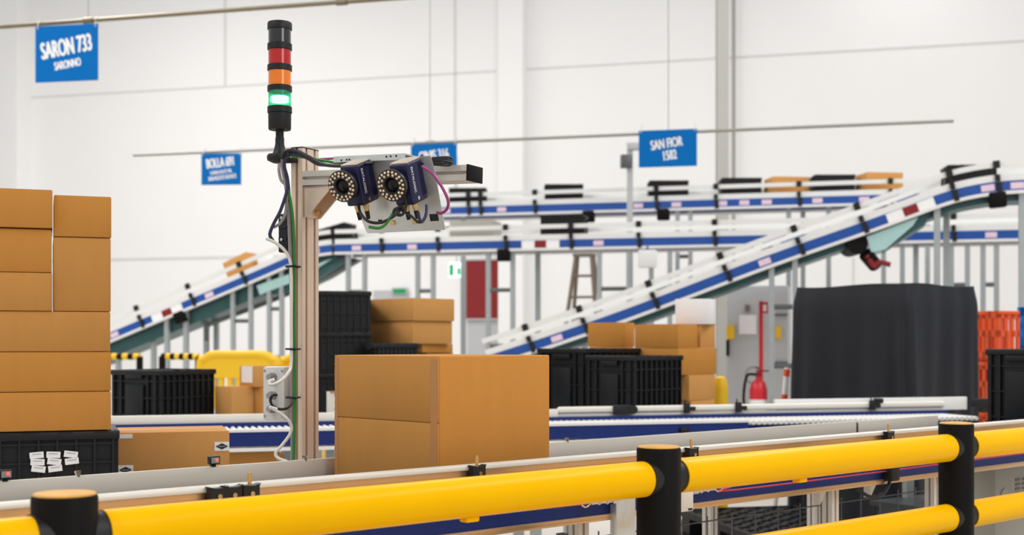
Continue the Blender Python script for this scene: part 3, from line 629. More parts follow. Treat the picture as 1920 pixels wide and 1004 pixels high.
# ------------------------------------------------------------------ covered crate, orange and blue crates on the right
def cover():
    Yc = 8.6; th = R(40); c0 = P(1701, HY, Yc); zt = P(1701, 531, Yc).z; ct, st = math.cos(th), math.sin(th)
    kl = (1482-CX)/F; kr = (1836-CX)/F
    D = (c0.x-kl*Yc)/(st+kl*ct); L = (kr*Yc-c0.x)/(ct-kr*st)
    c = corner_place(1701, Yc, th, L, D)
    t = thing('covered_cage', 'tall pallet cage under a draped dark charcoal cloth cover', 'covered crate', (c.x, c.y, 0), th)
    per = []
    N = 64
    cs_ = [(-L/2, -D/2), (L/2, -D/2), (L/2, D/2), (-L/2, D/2)]
    for k in range(4):
        a, b = cs_[k], cs_[(k+1) % 4]
        for i in range(N): per.append((a[0]+(b[0]-a[0])*i/N, a[1]+(b[1]-a[1])*i/N, k, i/N))
    mb = MB(); rows = 34; rings = []
    for j in range(rows+1):
        z = .12+(zt-.12)*j/rows; f = 1-j/rows; ring = []
        for (x, y, k, u) in per:
            nx, ny = ((0, -1), (1, 0), (0, 1), (-1, 0))[k]; edge = min(u, 1-u)
            am = f*.03+.004
            d = am*(math.sin(u*9+k*2+f*1.5)+.6*math.sin(u*23+k)) + f*.05*max(0, 1-edge*5)*math.sin(edge*40)
            g = .35+.65*f
            if k == 1: d += .045*math.exp(-((u-.05-f*.22)/.05)**2)*g - .05*math.exp(-((u-.15-f*.26)/.06)**2)*g + .02*math.exp(-((u-.86)/.06)**2)*f
            elif k == 0 or k == 3: d += .03*math.exp(-((u-.06-f*.1)/.05)**2)*f - .02*math.exp(-((u-.8+f*.12)/.07)**2)*g
            d -= .03*math.exp(-(edge/.02)**2)*(1-.6*f)
            r = .02*max(0, 1-f*14)
            sx = -x/(L/2)*r; sy = -y/(D/2)*r
            ring.append(mb.bm.verts.new((x+nx*d+sx, y+ny*d+sy, z+.006*math.sin(u*7+k)*(1 if j == rows else 0))))
        rings.append(ring)
    m_ = len(per)
    for a, b in zip(rings, rings[1:]):
        for i in range(m_): mb.bm.faces.new((a[i], a[(i+1) % m_], b[(i+1) % m_], b[i]))
    mb.bm.faces.new(rings[-1]); obj('cloth_cover', mb, 'cover_cloth', t)
    mb = MB(); mb.box((0, 0, .1), (L-.06, D-.06, .05)); obj('base_frame', mb, 'steel_dark', t)
    for sx in (-1, 1):
        for sy in (-1, 1):
            mb = MB(); mb.cyl((sx*(L/2-.1), sy*(D/2-.1)-.02, .045), (sx*(L/2-.1), sy*(D/2-.1)+.02, .045), .045); obj('caster', mb, 'black_soft', t)
cover()
def open_crate(label, loc, rz, L, D, H, m):
    t = thing('plastic_crate', label, 'crate', loc, rz); mb = MB()
    mb.box((0, 0, .012), (L, D, .024))
    for s_ in (-1, 1):
        for (ln, ax) in ((L, 0), (D, 1)):
            off = (D if ax == 0 else L)/2-.01
            def bx(u, z, wu, hz):
                if ax == 0: mb.box((u, s_*off, z), (wu, .02, hz))
                else: mb.box((s_*off, u, z), (.02, wu, hz))
            for z, hz in ((.04, .08), (H*.55, .05), (H-.03, .06)): bx(0, z, ln, hz)
            n = 6
            for i in range(n+1): bx(-ln/2+.02+(ln-.04)*i/n, H/2, .035, H)
            for i in (1, 4): bx(-ln/2+ln*(i+.0)/n+ln/n/2, H*.3, ln/n, H*.4)
    obj('crate_body', mb, m, t); mb = MB()
    for s_ in (-1, 1): mb.box((s_*(L/2+.006), 0, H-.02), (.02, D*.4, .03), bev=.004)
    mb.box((0, -D/2-.006, H-.012), (L+.02, .014, .024)); mb.box((0, D/2+.006, H-.012), (L+.02, .014, .024)); obj('rim', mb, m, t)
Yo = 10.2; zt = P(1870, 579, Yo).z; hz = (zt-.15)/4
pl = thing('floor_pallet', 'low dark pallet under the orange crates', 'pallet', (P(1872, HY, Yo+.3).x, P(1872, HY, Yo+.3).y, 0), R(30))
mb = MB()
for y in (-.35, 0, .35): mb.box((0, y, .05), (.9, .1, .1))
for i in range(6): mb.box((-.38+i*.152, 0, .12), (.12, .8, .03))
obj('pallet_boards', mb, 'steel_dark', pl)
c = P(1872, HY, Yo+.3)
for i, lab in enumerate(('orange slatted crate at the foot of the stack beside the covered cage', 'orange slatted crate second from the floor beside the covered cage', 'orange slatted crate second from the top beside the covered cage', 'orange slatted crate on top of the stack beside the covered cage')):
    open_crate(lab, (c.x, c.y, .136+hz*i), R(30), .5, .4, hz-.004, 'orange_plastic')
# near conveyor frame for things standing on it
UA = math.atan2(.663, .7486); G0 = Vector((.0637, 3.82, 0))
UX = Matrix.Rotation(UA, 3, 'Z')
def loc_u(s, y, z=0): v = UX @ Vector((s, y, 0)); return Vector((G0.x+v.x, G0.y+v.y, z))
def sn(px, y=0):                                                # position along the conveyor where a line at offset y crosses column px
    k = (px-CX)/F; b = loc_u(0, y); d = UX @ Vector((1, 0, 0)); return (k*b.y-b.x)/(d.x-k*d.y)
# blue crate on a stand
c = P(1982, HY, 8.6); bt = P(1982, 655, 8.6).z; tp = P(1982, 576, 8.6).z
open_crate('bright blue crate at the right frame edge before the orange crates', (c.x, c.y, bt), R(25), .36, .3, tp-bt, 'blue_plastic')
st = thing('crate_stand', 'grey stand holding the bright blue crate', 'stand', (c.x, c.y, 0), R(25))
mb = MB(); mb.box((0, 0, bt-.016), (.4, .34, .03)); obj('shelf', mb, 'steel_leg', st)
for sx in (-.17, .17):
    for sy in (-.14, .14): mb = MB(); mb.box((sx, sy, (bt-.03)/2), (.03, .03, bt-.03)); obj('leg', mb, 'steel_leg', st)

# ------------------------------------------------------------------ near belt conveyor
nc = thing('belt_conveyor', 'near belt conveyor with grey side guides running diagonally behind the yellow barrier', 'conveyor', G0, UA)
X0, X1 = -2.3, 4.6; WDT = .65; GZ = 1.155; FZ = 1.133
mb = MB(); mb.box(((X0+X1)/2, WDT/2, BZ-.01), (X1-X0, WDT-.05, .02)); obj('belt', mb, 'belt_rubber', nc)
mb = MB(); mb.box(((X0+X1)/2, WDT/2, BZ-.05), (X1-X0, WDT-.06, .05)); obj('belt_bed', mb, 'steel_dark', nc)
for nm, y in (('side_beam', -.01), ('side_beam', WDT+.01)):
    mb = MB(); mb.box(((X0+X1)/2, y, 1.017), (X1-X0, .04, .095)); obj(nm, mb, 'blue_beam_dark', nc)
    mb = MB(); mb.box(((X0+X1)/2, y, .9605), (X1-X0, .055, .02), bev=.003); obj('lower_lip', mb, 'aluminium_reflected_yellow', nc)
# near guide: two-bead aluminium rail
prof = []
for cz_, rr in ((GZ-.008, .008), (GZ-.0245, .0075)):
    pass
pts = [(.012, -.0165), (-.009, -.0165), (-.012, -.0145), (-.013, -.009), (-.0105, -.003), (-.004, 0), (.012, 0)]
mt = Matrix.Translation((X0, 0, GZ)) @ Matrix(((0, 0, 1, 0), (1, 0, 0, 0), (0, 1, 0, 0), (0, 0, 0, 1)))
mb = MB(); mb.prism(pts, mt, X1-X0); obj('near_guide', mb, 'aluminium_satin', nc)
mb = MB(); mb.box(((X0+X1)/2, .004, 1.1005), (X1-X0, .012, .075)); mb.box(((X0+X1)/2, -.004, 1.118), (X1-X0, .01, .008)); obj('guide_channel', mb, 'aluminium_reflected_yellow', nc)
xe = sn(1757, WDT); xj = sn(1604, WDT); xg = sn(1608, WDT)
for a, b in ((X0, xj), (xg, xe)):
    mb = MB(); mb.box(((a+b)/2, WDT, (FZ+BZ)/2), (b-a, .012, FZ-BZ), bev=.0025); obj('far_guide', mb, 'aluminium_panel', nc)
mb = MB(); mb.box(((xj+xg)/2, WDT+.004, (FZ+BZ)/2-.004), (.03, .01, FZ-BZ-.01)); obj('guide_joint', mb, 'black_soft', nc)
def near_clamp(px, pin=True, wd=.045):
    x = sn(px, 0); mb = MB()
    poly = [(-wd/2, -.03), (wd/2, -.03), (wd/2, .002), (wd/2+.004, .008), (wd*.2, .003), (-wd*.2, .003), (-wd/2-.004, .008), (-wd/2, .002)]
    m_ = Matrix.Translation((x, -.012, GZ-.008)) @ Matrix(((1, 0, 0, 0), (0, 0, -1, 0), (0, 1, 0, 0), (0, 0, 0, 1)))
    mb.prism(poly, m_, .022); o = obj('guide_clamp', mb, 'black_plastic', nc)
    s_ = MB(); s_.cyl((x, -.034, GZ-.024), (x, -.04, GZ-.024), .006, n=12); obj('clamp_screw', s_, 'chrome', o)
    if pin: s_ = MB(); s_.cyl((x+.003, -.018, GZ-.006), (x+.003, -.018, GZ+.026), .005, n=12); obj('clamp_pin', s_, 'brass', o)
for px, pin in ((398, 0), (426, 0), (459, 1), (885, 1), (1287, 1), (1657, 1)): near_clamp(px, pin)
for px in (8, 399):
    x = sn(px, WDT); mb = MB(); mb.box((x, WDT-.006, FZ+.018), (.034, .018, .024), bev=.002); mb.box((x, WDT, FZ+.003), (.014, .012, .012)); o = obj('photo_sensor', mb, 'black_plastic', nc)
    mb = MB(); mb.box((x, WDT-.0155, FZ+.018), (.026, .002, .017)); obj('reflector', mb, 'print_grey', o)
    mb = MB(); mb.box((x+.004, WDT-.017, FZ+.019), (.008, .002, .009)); obj('status_light', mb, 'sensor_glow', o)
for px in (146, 572, 1063):
    x = sn(px, WDT); mb = MB(); mb.cyl((x, WDT, FZ-.004), (x, WDT, FZ+.013), .007, n=12); mb.cyl((x, WDT, FZ+.006), (x, WDT, FZ+.013), .009, n=6); obj('bolt', mb, 'chrome', nc)
# legs with feet
for px in (1085, 1557, 1748, 300, 700):
    for yy in (.03, WDT-.03):
        x = sn(px, .03); mt = Matrix.Translation((x, yy, 0.03)); mb = MB(); mb.prism(slot_poly(.045, .045, 1, 1), mt, .92); o = obj('leg', mb, 'aluminium', nc)
        mb = MB(); mb.lathe([(.035, 0), (.035, .012), (.012, .02), (.012, .032)], (x, yy, 0)); obj('foot', mb, 'black_soft', o)
    mb = MB(); mb.box((x, WDT/2, .4), (.03, WDT-.1, .045)); obj('cross_bar', mb, 'aluminium', nc)
for px in (1546, 1640):
    x = sn(px, 0); mb = MB(); mb.prism([(0, 0), (.05, 0), (0, -.06)], Matrix.Translation((x, .02, .952)) @ Matrix(((1, 0, 0, 0), (0, 0, 1, 0), (0, 1, 0, 0), (0, 0, 0, 1))), .03); obj('gusset', mb, 'aluminium', nc)
# emergency pull cord with tensioners
xa_, xb_ = sn(1165, -.045), sn(1290, -.045)
mb = MB(); mb.tube([(X0, -.05, 1.037), (xa_-.16, -.05, 1.012)], .003, 6); obj('pull_cord', mb, 'red_cord', nc)
mb = MB(); mb.tube([(xb_+.2, -.05, 1.013), (sn(1460, -.05), -.05, 1.0), (X1, -.05, 1.02)], .003, 6); obj('pull_cord', mb, 'red_cord', nc)
for x, s_ in ((xa_-.02, -1), (xb_+.01, 1)):
    mb = MB(); mb.cyl((x, -.05, 1.012), (x+s_*.03, -.05, 1.012), .011, n=14); mb.cyl((x+s_*.03, -.05, 1.012), (x+s_*.12, -.05, 1.012), .006, n=12); mb.sph((x+s_*.05, -.05, 1.012), .01); mb.sph((x+s_*.085, -.05, 1.012), .009)
    mb.tube([(x+s_*.12, -.05, 1.012), (x+s_*.14, -.05, 1.022), (x+s_*.16, -.05, 1.012), (x+s_*.14, -.05, 1.002), (x+s_*.12, -.05, 1.012)], .003, 6); obj('cord_tensioner', mb, 'chrome', nc)
xm = sn(1170, -.05); mb = MB(); mb.box((xm, -.045, .945), (.088, .03, .155), bev=.004); obj('switch_box', mb, 'galvanised', nc)
xm = sn(1284, -.05); mb = MB(); mb.box((xm, -.045, .99), (.06, .035, .08), bev=.004); o = obj('switch_box', mb, 'cream_paint', nc); mb = MB(); mb.box((xm+.012, -.0635, .957), (.02, .002, .006)); obj('marking', mb, 'ink', o)
xm = sn(1662, -.03); mb = MB(); mb.box((xm, -.05, 1.0), (.062, .045, .075), bev=.006); obj('sensor_block', mb, 'black_plastic', nc)
mb = MB(); mb.tube([(xm-.01, -.05, .97), (xm-.015, -.05, .95), (xm-.06, -.05, .915), (xm-.13, -.04, .91), (xm-.19, -.02, .945)], .007, 8); obj('sensor_cable', mb, 'cable_black', nc)
# tall black tote travelling on the near conveyor at the far right
zt = P(1852, 656, 6.0).z; tt = tote('tall black tote on the near conveyor cut off by the right frame edge', loc_u(sn(1946, .38), .34, BZ), UA+R(-8), .5, .36, zt-BZ)

# ------------------------------------------------------------------ large carton on the near conveyor
LC = .3905
th = R(45); c0 = P(823, HY, 3.705); Lr, Dr = .473, .4945
c = corner_place(823, 3.705, th, Lr, Dr); c.z = BZ
bc = thing('carton', 'large brown carton with a taped centre seam riding the near belt conveyor', 'box', c, th)
mb = MB(); mb.box((0, 0, LC/2), (Lr-.006, Dr-.004, LC), bev=.005, seg=3); obj('carton_body', mb, 'cardboard', bc)
for s_, z0, z1 in ((-1, .001, LC*.497), (1, LC*.503, LC-.001)):
    mb = MB(); mb.box((-Lr/2+.001, 0, (z0+z1)/2), (.004, Dr-.004, z1-z0), bev=.0015); obj('flap', mb, 'cardboard_dull', bc)
mb = MB(); mb.box((-Lr/2-.0015, -Dr/2+.02, LC/2), (.001, .03, LC-.02)); mb.box((-Lr/2-.0015, Dr/2-.012, LC/2), (.001, .015, LC-.02)); obj('tape', mb, 'tape', bc)
mb = MB(); rr = random.Random(3)
for i in range(60):
    z = LC*(i+.5)/60; mb.box((-Lr/2+.001, Dr/2-.004, z), (.004+rr.random()*.003, .004+rr.random()*.004, LC/60*.8))
obj('worn_edge', mb, 'cardboard_dull', bc)

# ------------------------------------------------------------------ left stack: tote, tan carton, cartons
SY = 4.55; SR = R(20)
tz = P(215, 808, SY).z; TH = .2
tx = P(215, HY, SY).x
SXM = Matrix.Rotation(SR, 3, 'Z')
def fr(x, y, z): v = SXM @ Vector((x, y, 0)); return (tx+v.x, SY+v.y, z)      # x leftward negative from the stack's near right edge
tl = tote('black tote with white stickers under the tall carton stack', fr(-.285, .2, tz-TH), SR, .6, .4, TH)
for i, (cx_, rows_) in enumerate(((.045, 3), (.1, 3), (.158, 2))):
    for r_ in range(rows_):
        mb = MB(); rot = Matrix.Rotation(R((-4, 3, 8, -6)[(i+r_) % 4]), 3, 'Y'); mb.box((cx_-.02+.003*r_, -.2025, TH*.6-r_*.024), (.046, .002, .022), rot); o = obj('sticker', mb, 'paper', tl)
        mb = MB(); mb.box((cx_-.02+.003*r_, -.2038, TH*.6-r_*.024+.004), (.03, .001, .002), rot); obj('print_line', mb, 'print_grey', o)
def stk(label, pxr, top, bot, m, wd=.5, dp=.38, dy=0, px_l=None):
    def xs(px): k = (px-CX)/F; return (k*SY-tx)/(math.cos(SR)-k*math.sin(SR))
    xr = xs(pxr); z0, z1 = P(0, bot, SY).z, P(0, top, SY).z
    if px_l is not None: wd = xr-xs(px_l)
    return carton(label, fr(xr-wd/2, dp/2+dy, z0), SR, wd, dp, z1-z0-.001, m)
stk('wide flat brown carton lowest of the left stack, on the black tote', 208, 734, 806, 'cardboard')
stk('wide flat brown carton second from the bottom of the left stack', 208, 660, 733.5, 'cardboard', dy=.002)
stk('wide flat brown carton third from the bottom of the left stack', 207, 585, 659.5, 'cardboard_dull', dy=.004)
stk('brown carton lowest of the left column on the stack', 98, 514, 584.5, 'cardboard_dull', .3)
stk('brown carton in the middle of the left column on the stack', 97, 434, 513.5, 'cardboard', .3, dy=.004)
stk('brown carton topmost of the left column, highest in the stack', 98.5, 361, 432, 'cardboard', .3, dy=-.006)
stk('tall brown carton of the right column on the left stack', 208, 447, 584.5, 'cardboard_dull', dp=.36, dy=.01, px_l=100)
stk('brown carton on top of the tall one in the right column', 209, 369, 446, 'cardboard', dp=.36, dy=.008, px_l=101)
# tan carton with diamond labels
TR = R(17); TY = 4.78; c0_ = P(217, HY, TY); k = (430-CX)/F; wdt = (k*TY-c0_.x)/(math.cos(TR)-k*math.sin(TR))
zt = P(217, 813, TY).z; tzz = min(tz-TH, .99); hh = zt-tzz
v = Matrix.Rotation(TR, 3, 'Z') @ Vector((wdt/2, .17, 0))
tc_ = carton('long tan carton with black diamond labels beside the stickered tote', (c0_.x+v.x, TY+v.y, tzz), TR, wdt, .34, hh, 'cardboard_light')
for k, (cx_, cz_) in enumerate(((wdt/2-.028, hh-.058), (-wdt/2+.035, hh-.138))):
    mb = MB(); mb.box((cx_, -.171, cz_), (.055, .002, .034)); o = obj('diamond_label', mb, 'paper', tc_)
    mb = MB(); v = [(-.024, 0), (0, -.012), (.024, 0), (0, .012)]; mb.prism(v, Matrix.Translation((cx_, -.172, cz_)) @ Matrix(((1, 0, 0, 0), (0, 0, -1, 0), (0, 1, 0, 0), (0, 0, 0, 1))), .001); obj('diamond_emblem', mb, 'ink', o)
    mb = MB(); mb.box((cx_, -.1738, cz_), (.026, .001, .0035)); obj('emblem_band', mb, 'print_grey', o)
mb = MB(); mb.box((-wdt/2+.03, -.171, hh-.012), (.06, .002, .016)); obj('tape_end', mb, 'paper', tc_)
tr = thing('transfer_table', 'low grey table behind the near conveyor under the tote and tan carton', 'table', fr(-.1, .24, 0), SR)
mb = MB(); mb.box((0.02, .0, tzz-.016), (1.3, .56, .03)); obj('table_top', mb, 'steel_leg', tr)
for sx in (-.58, .6):
    for sy in (-.22, .22): mb = MB(); mb.box((sx, sy, (tzz-.03)/2), (.04, .04, tzz-.03)); obj('leg', mb, 'steel_leg', tr)

# ------------------------------------------------------------------ scanner gantry
GA = R(-27); GX = Matrix.Rotation(GA, 3, 'Z'); GC = Vector((-.6825, 4.22, 0))
gs = thing('scanner_gantry', 'aluminium profile post with crossarm overhanging the near conveyor', 'stand', GC, GA)
PT = 2.139
mb = MB(); mb.prism(slot_poly(.045, .09, 1, 2), Matrix.Translation((0, 0, .02)), PT-.02); po = obj('post', mb, 'anodised_warm', gs)
mb = MB(); mb.box((0, 0, PT+.002), (.046, .091, .004), bev=.001); obj('post_cap', mb, 'black_plastic', gs)
mb = MB(); mb.box((0, 0, .01), (.2, .2, .02)); obj('base_plate', mb, 'steel_dark', gs)
AL = .612; ATZ = 2.063; sag = math.atan2(.018, AL)
AM = Matrix.Translation((.0225, 0, ATZ-.0235)) @ Matrix.Rotation(sag, 4, 'Y')
amt = AM @ Matrix(((0, 0, 1, 0), (1, 0, 0, 0), (0, 1, 0, 0), (0, 0, 0, 1)))
mb = MB(); mb.prism(slot_poly(.09, .047, 2, 1), amt, AL); obj('crossarm', mb, 'aluminium', gs)
mb = MB(); mb.box((AM @ Vector((AL+.003, 0, 0))), (.006, .096, .05), Matrix.Rotation(sag, 3, 'Y'), bev=.0015); obj('end_cap', mb, 'black_soft', gs)
# gusset: triangular channel
gp = [(0.0, 0.0), (.105, 0.0), (.105, -.012), (.012, -.1), (0, -.1)]
for y in (-.04, .034):
    mb = MB(); mb.prism(gp, Matrix.Translation((.0225, y+.006, ATZ-.05)) @ Matrix(((1, 0, 0, 0), (0, 0, -1, 0), (0, 1, 0, 0), (0, 0, 0, 1))), .006); obj('gusset_plate', mb, 'anodised_warm', gs)
mb = MB(); mb.box((.0225+.003, 0, ATZ-.1), (.006, .08, .1)); mb.box((.0225+.052, 0, ATZ-.053), (.104, .08, .006)); o = obj('gusset_base', mb, 'anodised_warm', gs)
for y in (-.022, .022):
    mb = MB(); mb.cyl((.028, y, ATZ-.13), (.04, y, ATZ-.13), .008, n=12); obj('gusset_bolt', mb, 'brass', gs)
def gw(x, y, z): v = GX @ Vector((x, y, 0)); return Vector((GC.x+v.x, GC.y+v.y, z))
# bracket strip over the arm and the slanted plate behind the scanners
SF = P(640.6, 350.3, 3.86)                                       # front centre of the left scanner's ring light
PITCH = R(20)
SROT = Matrix.Rotation(GA, 3, 'Z') @ Matrix.Rotation(PITCH, 3, 'X')
bk = thing('scanner_bracket', 'bent galvanised bracket plate hanging from the crossarm behind the two scanners', 'bracket', SF, rot=SROT.to_euler())
plt = [(-.028, -.178), (.256, -.178), (.256, .0), (.25, .05), (-.03, .05), (-.056, -.07)]
mb = MB(); mb.prism(plt, Matrix.Translation((0, .126, 0)) @ Matrix(((1, 0, 0, 0), (0, 0, 1, 0), (0, 1, 0, 0), (0, 0, 0, 1))), .003); o = obj('bracket_plate', mb, 'galvanised', bk)
mb = MB(); mb.box((.114, .145, -.179), (.28, .035, .003)); obj('lower_flange', mb, 'galvanised', bk)
for x in (.075, .155): s_ = MB(); s_.cyl((x, .1265, -.15), (x, .12, -.15), .008, n=14); obj('plate_bolt', s_, 'brass', bk)
for x, z, a, b in ((.225, -.14, .03, .022), (.03, -.145, .014, .014), (.06, -.045, .016, .018)): s_ = MB(); s_.box((x, .1255, z), (a, .001, b)); obj('black_sticker', s_, 'ink', bk)
s_ = MB(); s_.box((.105, .12, -.052), (.05, .003, .04)); obj('warning_label', s_, 'cream_paint', bk); s_ = MB(); s_.box((.105, .1175, -.064), (.048, .001, .012)); obj('label_band', s_, 'red_cord', bk)
mb = MB(); x0 = .2; x1_ = .46
mb.box((.0225+(x0+x1_)/2-.0, -.06, ATZ+.014), (x1_-x0, .19, .004), Matrix.Rotation(sag, 3, 'Y')); mb.box((.0225+(x0+x1_)/2, -.155, ATZ+.006), (x1_-x0, .003, .018), Matrix.Rotation(sag, 3, 'Y'))
bt_ = mesh_of(mb, 'galvanised'); bt_.transform(Matrix.Translation(GC) @ GX.to_4x4()); bt_.transform(root_frame(bk).inverted()); obj('top_strip', bt_, None, bk)
mb = MB()
for x in (.23, .25, .26, .395, .41, .43): mb.cyl((.0225+x, -.158, ATZ+.006), (.0225+x, -.1568, ATZ+.006), .003, n=8)
m_ = mesh_of(mb, 'ink'); m_.transform(Matrix.Translation(GC) @ GX.to_4x4()); m_.transform(root_frame(bk).inverted()); obj('fixing_holes', m_, None, bk)
def scanner(label, loc):
    t = thing('barcode_scanner', label, 'scanner', loc, rot=SROT.to_euler(), group='twin ring light scanners on the crossarm')
    mb = MB(); mb.box((.014, .078, -.008), (.064, .088, .125), bev=.006, seg=3); bo = obj('scanner_body', mb, 'scanner_blue', t)
    mb = MB(); mb.box((.014, .078, .0565), (.058, .08, .004), bev=.001); obj('top_cover', mb, 'scanner_top', bo)
    mb = MB()
    for i in range(5): mb.box((.0455, .095+i*.005, -.005), (.003, .002, .1))
    obj('cooling_fin', mb, 'scanner_blue', bo)
    mb = MB(); mb.lathe([(.0, .036), (.034, .036), (.038, .03), (.046, .018), (.0485, .006), (.0485, .001), (.046, 0), (.024, 0), (.022, .004), (.02, .014), (.0, .014)], (0, 0, 0), Matrix.Rotation(R(-90), 3, 'X'), 40); ri = obj('ring_light', mb, 'ring_black', t)
    mb = MB(); mb.lathe([(0, .001), (.012, .002), (.019, .008), (.0195, .013)], (0, .0, 0), Matrix.Rotation(R(-90), 3, 'X'), 28); obj('lens', mb, 'lens_glass', ri)
    sp = MB(); sp.sph((0, 0, 0), .0043, 10, 6); lm = mesh_of(sp, 'led')
    for n_, rr_, o_ in ((20, .041, 0), (13, .032, .2)):
        for i in range(n_):
            a = 2*math.pi*i/n_+o_; o = bpy.data.objects.new('led', lm); COL.objects.link(o); o.parent = ri; o.location = (rr_*math.cos(a), -.001, rr_*math.sin(a))
    for x, y in ((0, .062), (.026, .07)):
        mb = MB(); mb.cyl((x, y, -.068), (x, y, -.094), .008, n=14); mb.cyl((x, y, -.076), (x, y, -.084), .0095, n=8); c_ = obj('connector', mb, 'brass', t)
        mb = MB(); mb.cyl((x, y, -.094), (x, y, -.12), .0075, .006, n=12); obj('plug', mb, 'black_plastic', c_)
    mt = Matrix.Translation((.0462, .055, .002)) @ Matrix.Rotation(R(90), 4, 'Z') @ Matrix.Rotation(R(90), 4, 'X') @ Matrix.Rotation(R(-90), 4, 'Z')
    obj('lettering', text_mesh('DATALOGIC', .0145, 'sign_white', mt, 0, .95, .0003), None, t)
    mb = MB(); mb.cyl((.0455, .066, -.056), (.0475, .066, -.056), .006, n=14); obj('indicator', mb, 'chrome', t)
    mb = MB(); mb.box((.012, .12, 0), (.05, .012, .06)); obj('mounting_foot', mb, 'galvanised', t)
    return t
scanner('left ring light barcode scanner under the crossarm, nearer the post', SF)
scanner('right ring light barcode scanner under the crossarm, nearer its end', P(733.4, 348.4, 3.78))

# signal tower
TX = P(524.5, HY, 4.17); TZ = lambda py: P(0, py, 4.17).z
sl = thing('signal_tower', 'stacked signal tower light with green lamp lit on the gantry post', 'signal light', (TX.x, TX.y, TZ(306)))
b0 = TZ(306)
def seg(name, m, prof, parent=sl, label=None):
    mb = MB(); mb.lathe([(r, TZ(y)-b0) for r, y in prof]); return obj(name, mb, m, parent, label=label)
rr_ = .0398; lr = .0365
seg('top_cap', 'black_plastic', [(lr, 57), (rr_, 56), (rr_, 45), (.038, 42.5), (.01, 41.5)])
seg('dark_module', 'lens_clear_dark', [(lr, 82), (lr, 57)])
for y0, y1 in ((95, 82), (134, 122), (173, 161), (213, 200)): seg('spacer_ring', 'black_plastic', [(lr, y0), (rr_, y0-1), (rr_, y1+1), (lr, y1)])
seg('lens', 'lens_red', [(lr, 122), (lr, 95)], label='red signal lens')
seg('lens', 'lens_amber', [(lr, 161), (lr, 134)], label='amber signal lens')
g = seg('lens', 'lens_green', [(lr, 200), (lr, 173)], label='lit green signal lens')
seg('lamp', 'lamp_glow', [(.026, 192), (.029, 191), (.029, 182), (.026, 181)], g)
seg('socket', 'black_plastic', [(.035, 244), (.0365, 242), (.0372, 213)])
seg('stem', 'black_plastic', [(.013, 262), (.013, 244)])
seg('swivel_foot', 'black_plastic', [(.024, 289), (.02, 284), (.0145, 270), (.0145, 259), (.012, 258)])
mb = MB(); mb.lathe([(.018, .0), (.036, .008), (.038, .02), (.034, .028), (.02, .03)], (-.004, 0, 0)); mb.box((.03, .012, .01), (.05, .03, .016), bev=.004); obj('mounting_bracket', mb, 'black_plastic', sl)

# junction box and power unit on the post
jb = thing('junction_box', 'pale grey junction box with cable glands on the side of the post', 'box', gw(-.0925, -.01, P(0, 739, 4.2).z), GA)
jh = (790-688)/F*4.2
mb = MB(); mb.box((0, 0, 0), (.09, .06, jh), bev=.006); o = obj('enclosure', mb, 'box_grey', jb); mb = MB(); mb.box((0, -.033, 0), (.086, .008, jh-.004), bev=.003); obj('lid', mb, 'box_grey', o)
mb = MB(); mb.box((.058, .01, 0), (.03, .03, jh*.75)); obj('mounting_rail', mb, 'galvanised', jb)
for z in (.055, -.006, -.05): mb = MB(); mb.cyl((0, -.036, z), (0.0, -.052, z), .014, n=14); mb.cyl((0, -.052, z), (0, -.064, z), .01, n=14); obj('cable_gland', mb, 'gland_grey', jb)
for sx in (-.036, .036):
    for sz in (-.075, .075): mb = MB(); mb.cyl((sx, -.037, sz), (sx, -.039, sz), .004, n=10); obj('lid_screw', mb, 'gland_grey', jb)
pu = thing('power_unit', 'small black power unit on the side of the post behind the cables', 'power unit', gw(-.062, .0, P(0, 436, 4.2).z), GA)
mb = MB(); mb.box((0, 0, 0), (.05, .06, .128), bev=.005); obj('housing', mb, 'black_plastic', pu)
mb = MB()
for z in (.04, .02, -.02, -.045): mb.box((-.005, -.031, z), (.032, .004, .008))
obj('terminal_strip', mb, 'scanner_blue', pu)
mb = MB(); mb.box((.03, 0, 0), (.02, .03, .06)); obj('clip', mb, 'galvanised', pu)
for sz in (-.022, .05): mb = MB(); mb.cyl((-.008, -.032, sz), (-.008, -.036, sz), .005, n=10); obj('terminal_screw', mb, 'chrome', pu)

# cables
def cable(label, pts, r, m, ties=(), name='cable'):
    v = [P(x, y, Y) for x, y, Y in pts]; t = thing(name, label, 'cable', v[0]); mb = MB(); mb.tube(v, r, 10, 8); obj('sheath', mb, m, t, True); return t
D0 = 4.125
cable('green cable running from the crossarm down the left side of the post', [(662, 306, 3.93), (640, 306, 4.0), (610, 302, 4.05), (575, 296, 4.1), (545, 292, 4.1), (534, 300, 4.1), (533, 318, D0), (538, 345, D0), (548, 400, D0), (552, 480, D0), (552, 600, D0), (553, 740, D0), (552, 800, D0), (551, 866, D0)], .0046, 'cable_green')
cable('grey cable arching over the post head beside the signal tower', [(606, 309, 4.06), (585, 298, 4.08), (560, 286, 4.09), (540, 286, 4.09), (531, 297, 4.1), (530, 318, D0), (536, 350, D0), (541, 400, D0+.01), (545, 500, D0+.012), (547, 620, D0+.012), (548, 760, D0+.012), (548, 866, D0+.012)], .0058, 'cable_grey')
cable('dark navy cable bundle arching over the post and down to the power unit', [(650, 312, 3.96), (620, 310, 4.0), (596, 308, 4.05), (575, 296, 4.07), (552, 288, 4.085), (538, 292, 4.09), (533, 310, 4.1), (539, 336, D0-.01), (538, 358, D0-.01), (526, 395, D0-.01), (513, 420, D0-.01), (506, 440, D0-.01), (512, 452, D0)], .0055, 'cable_navy')
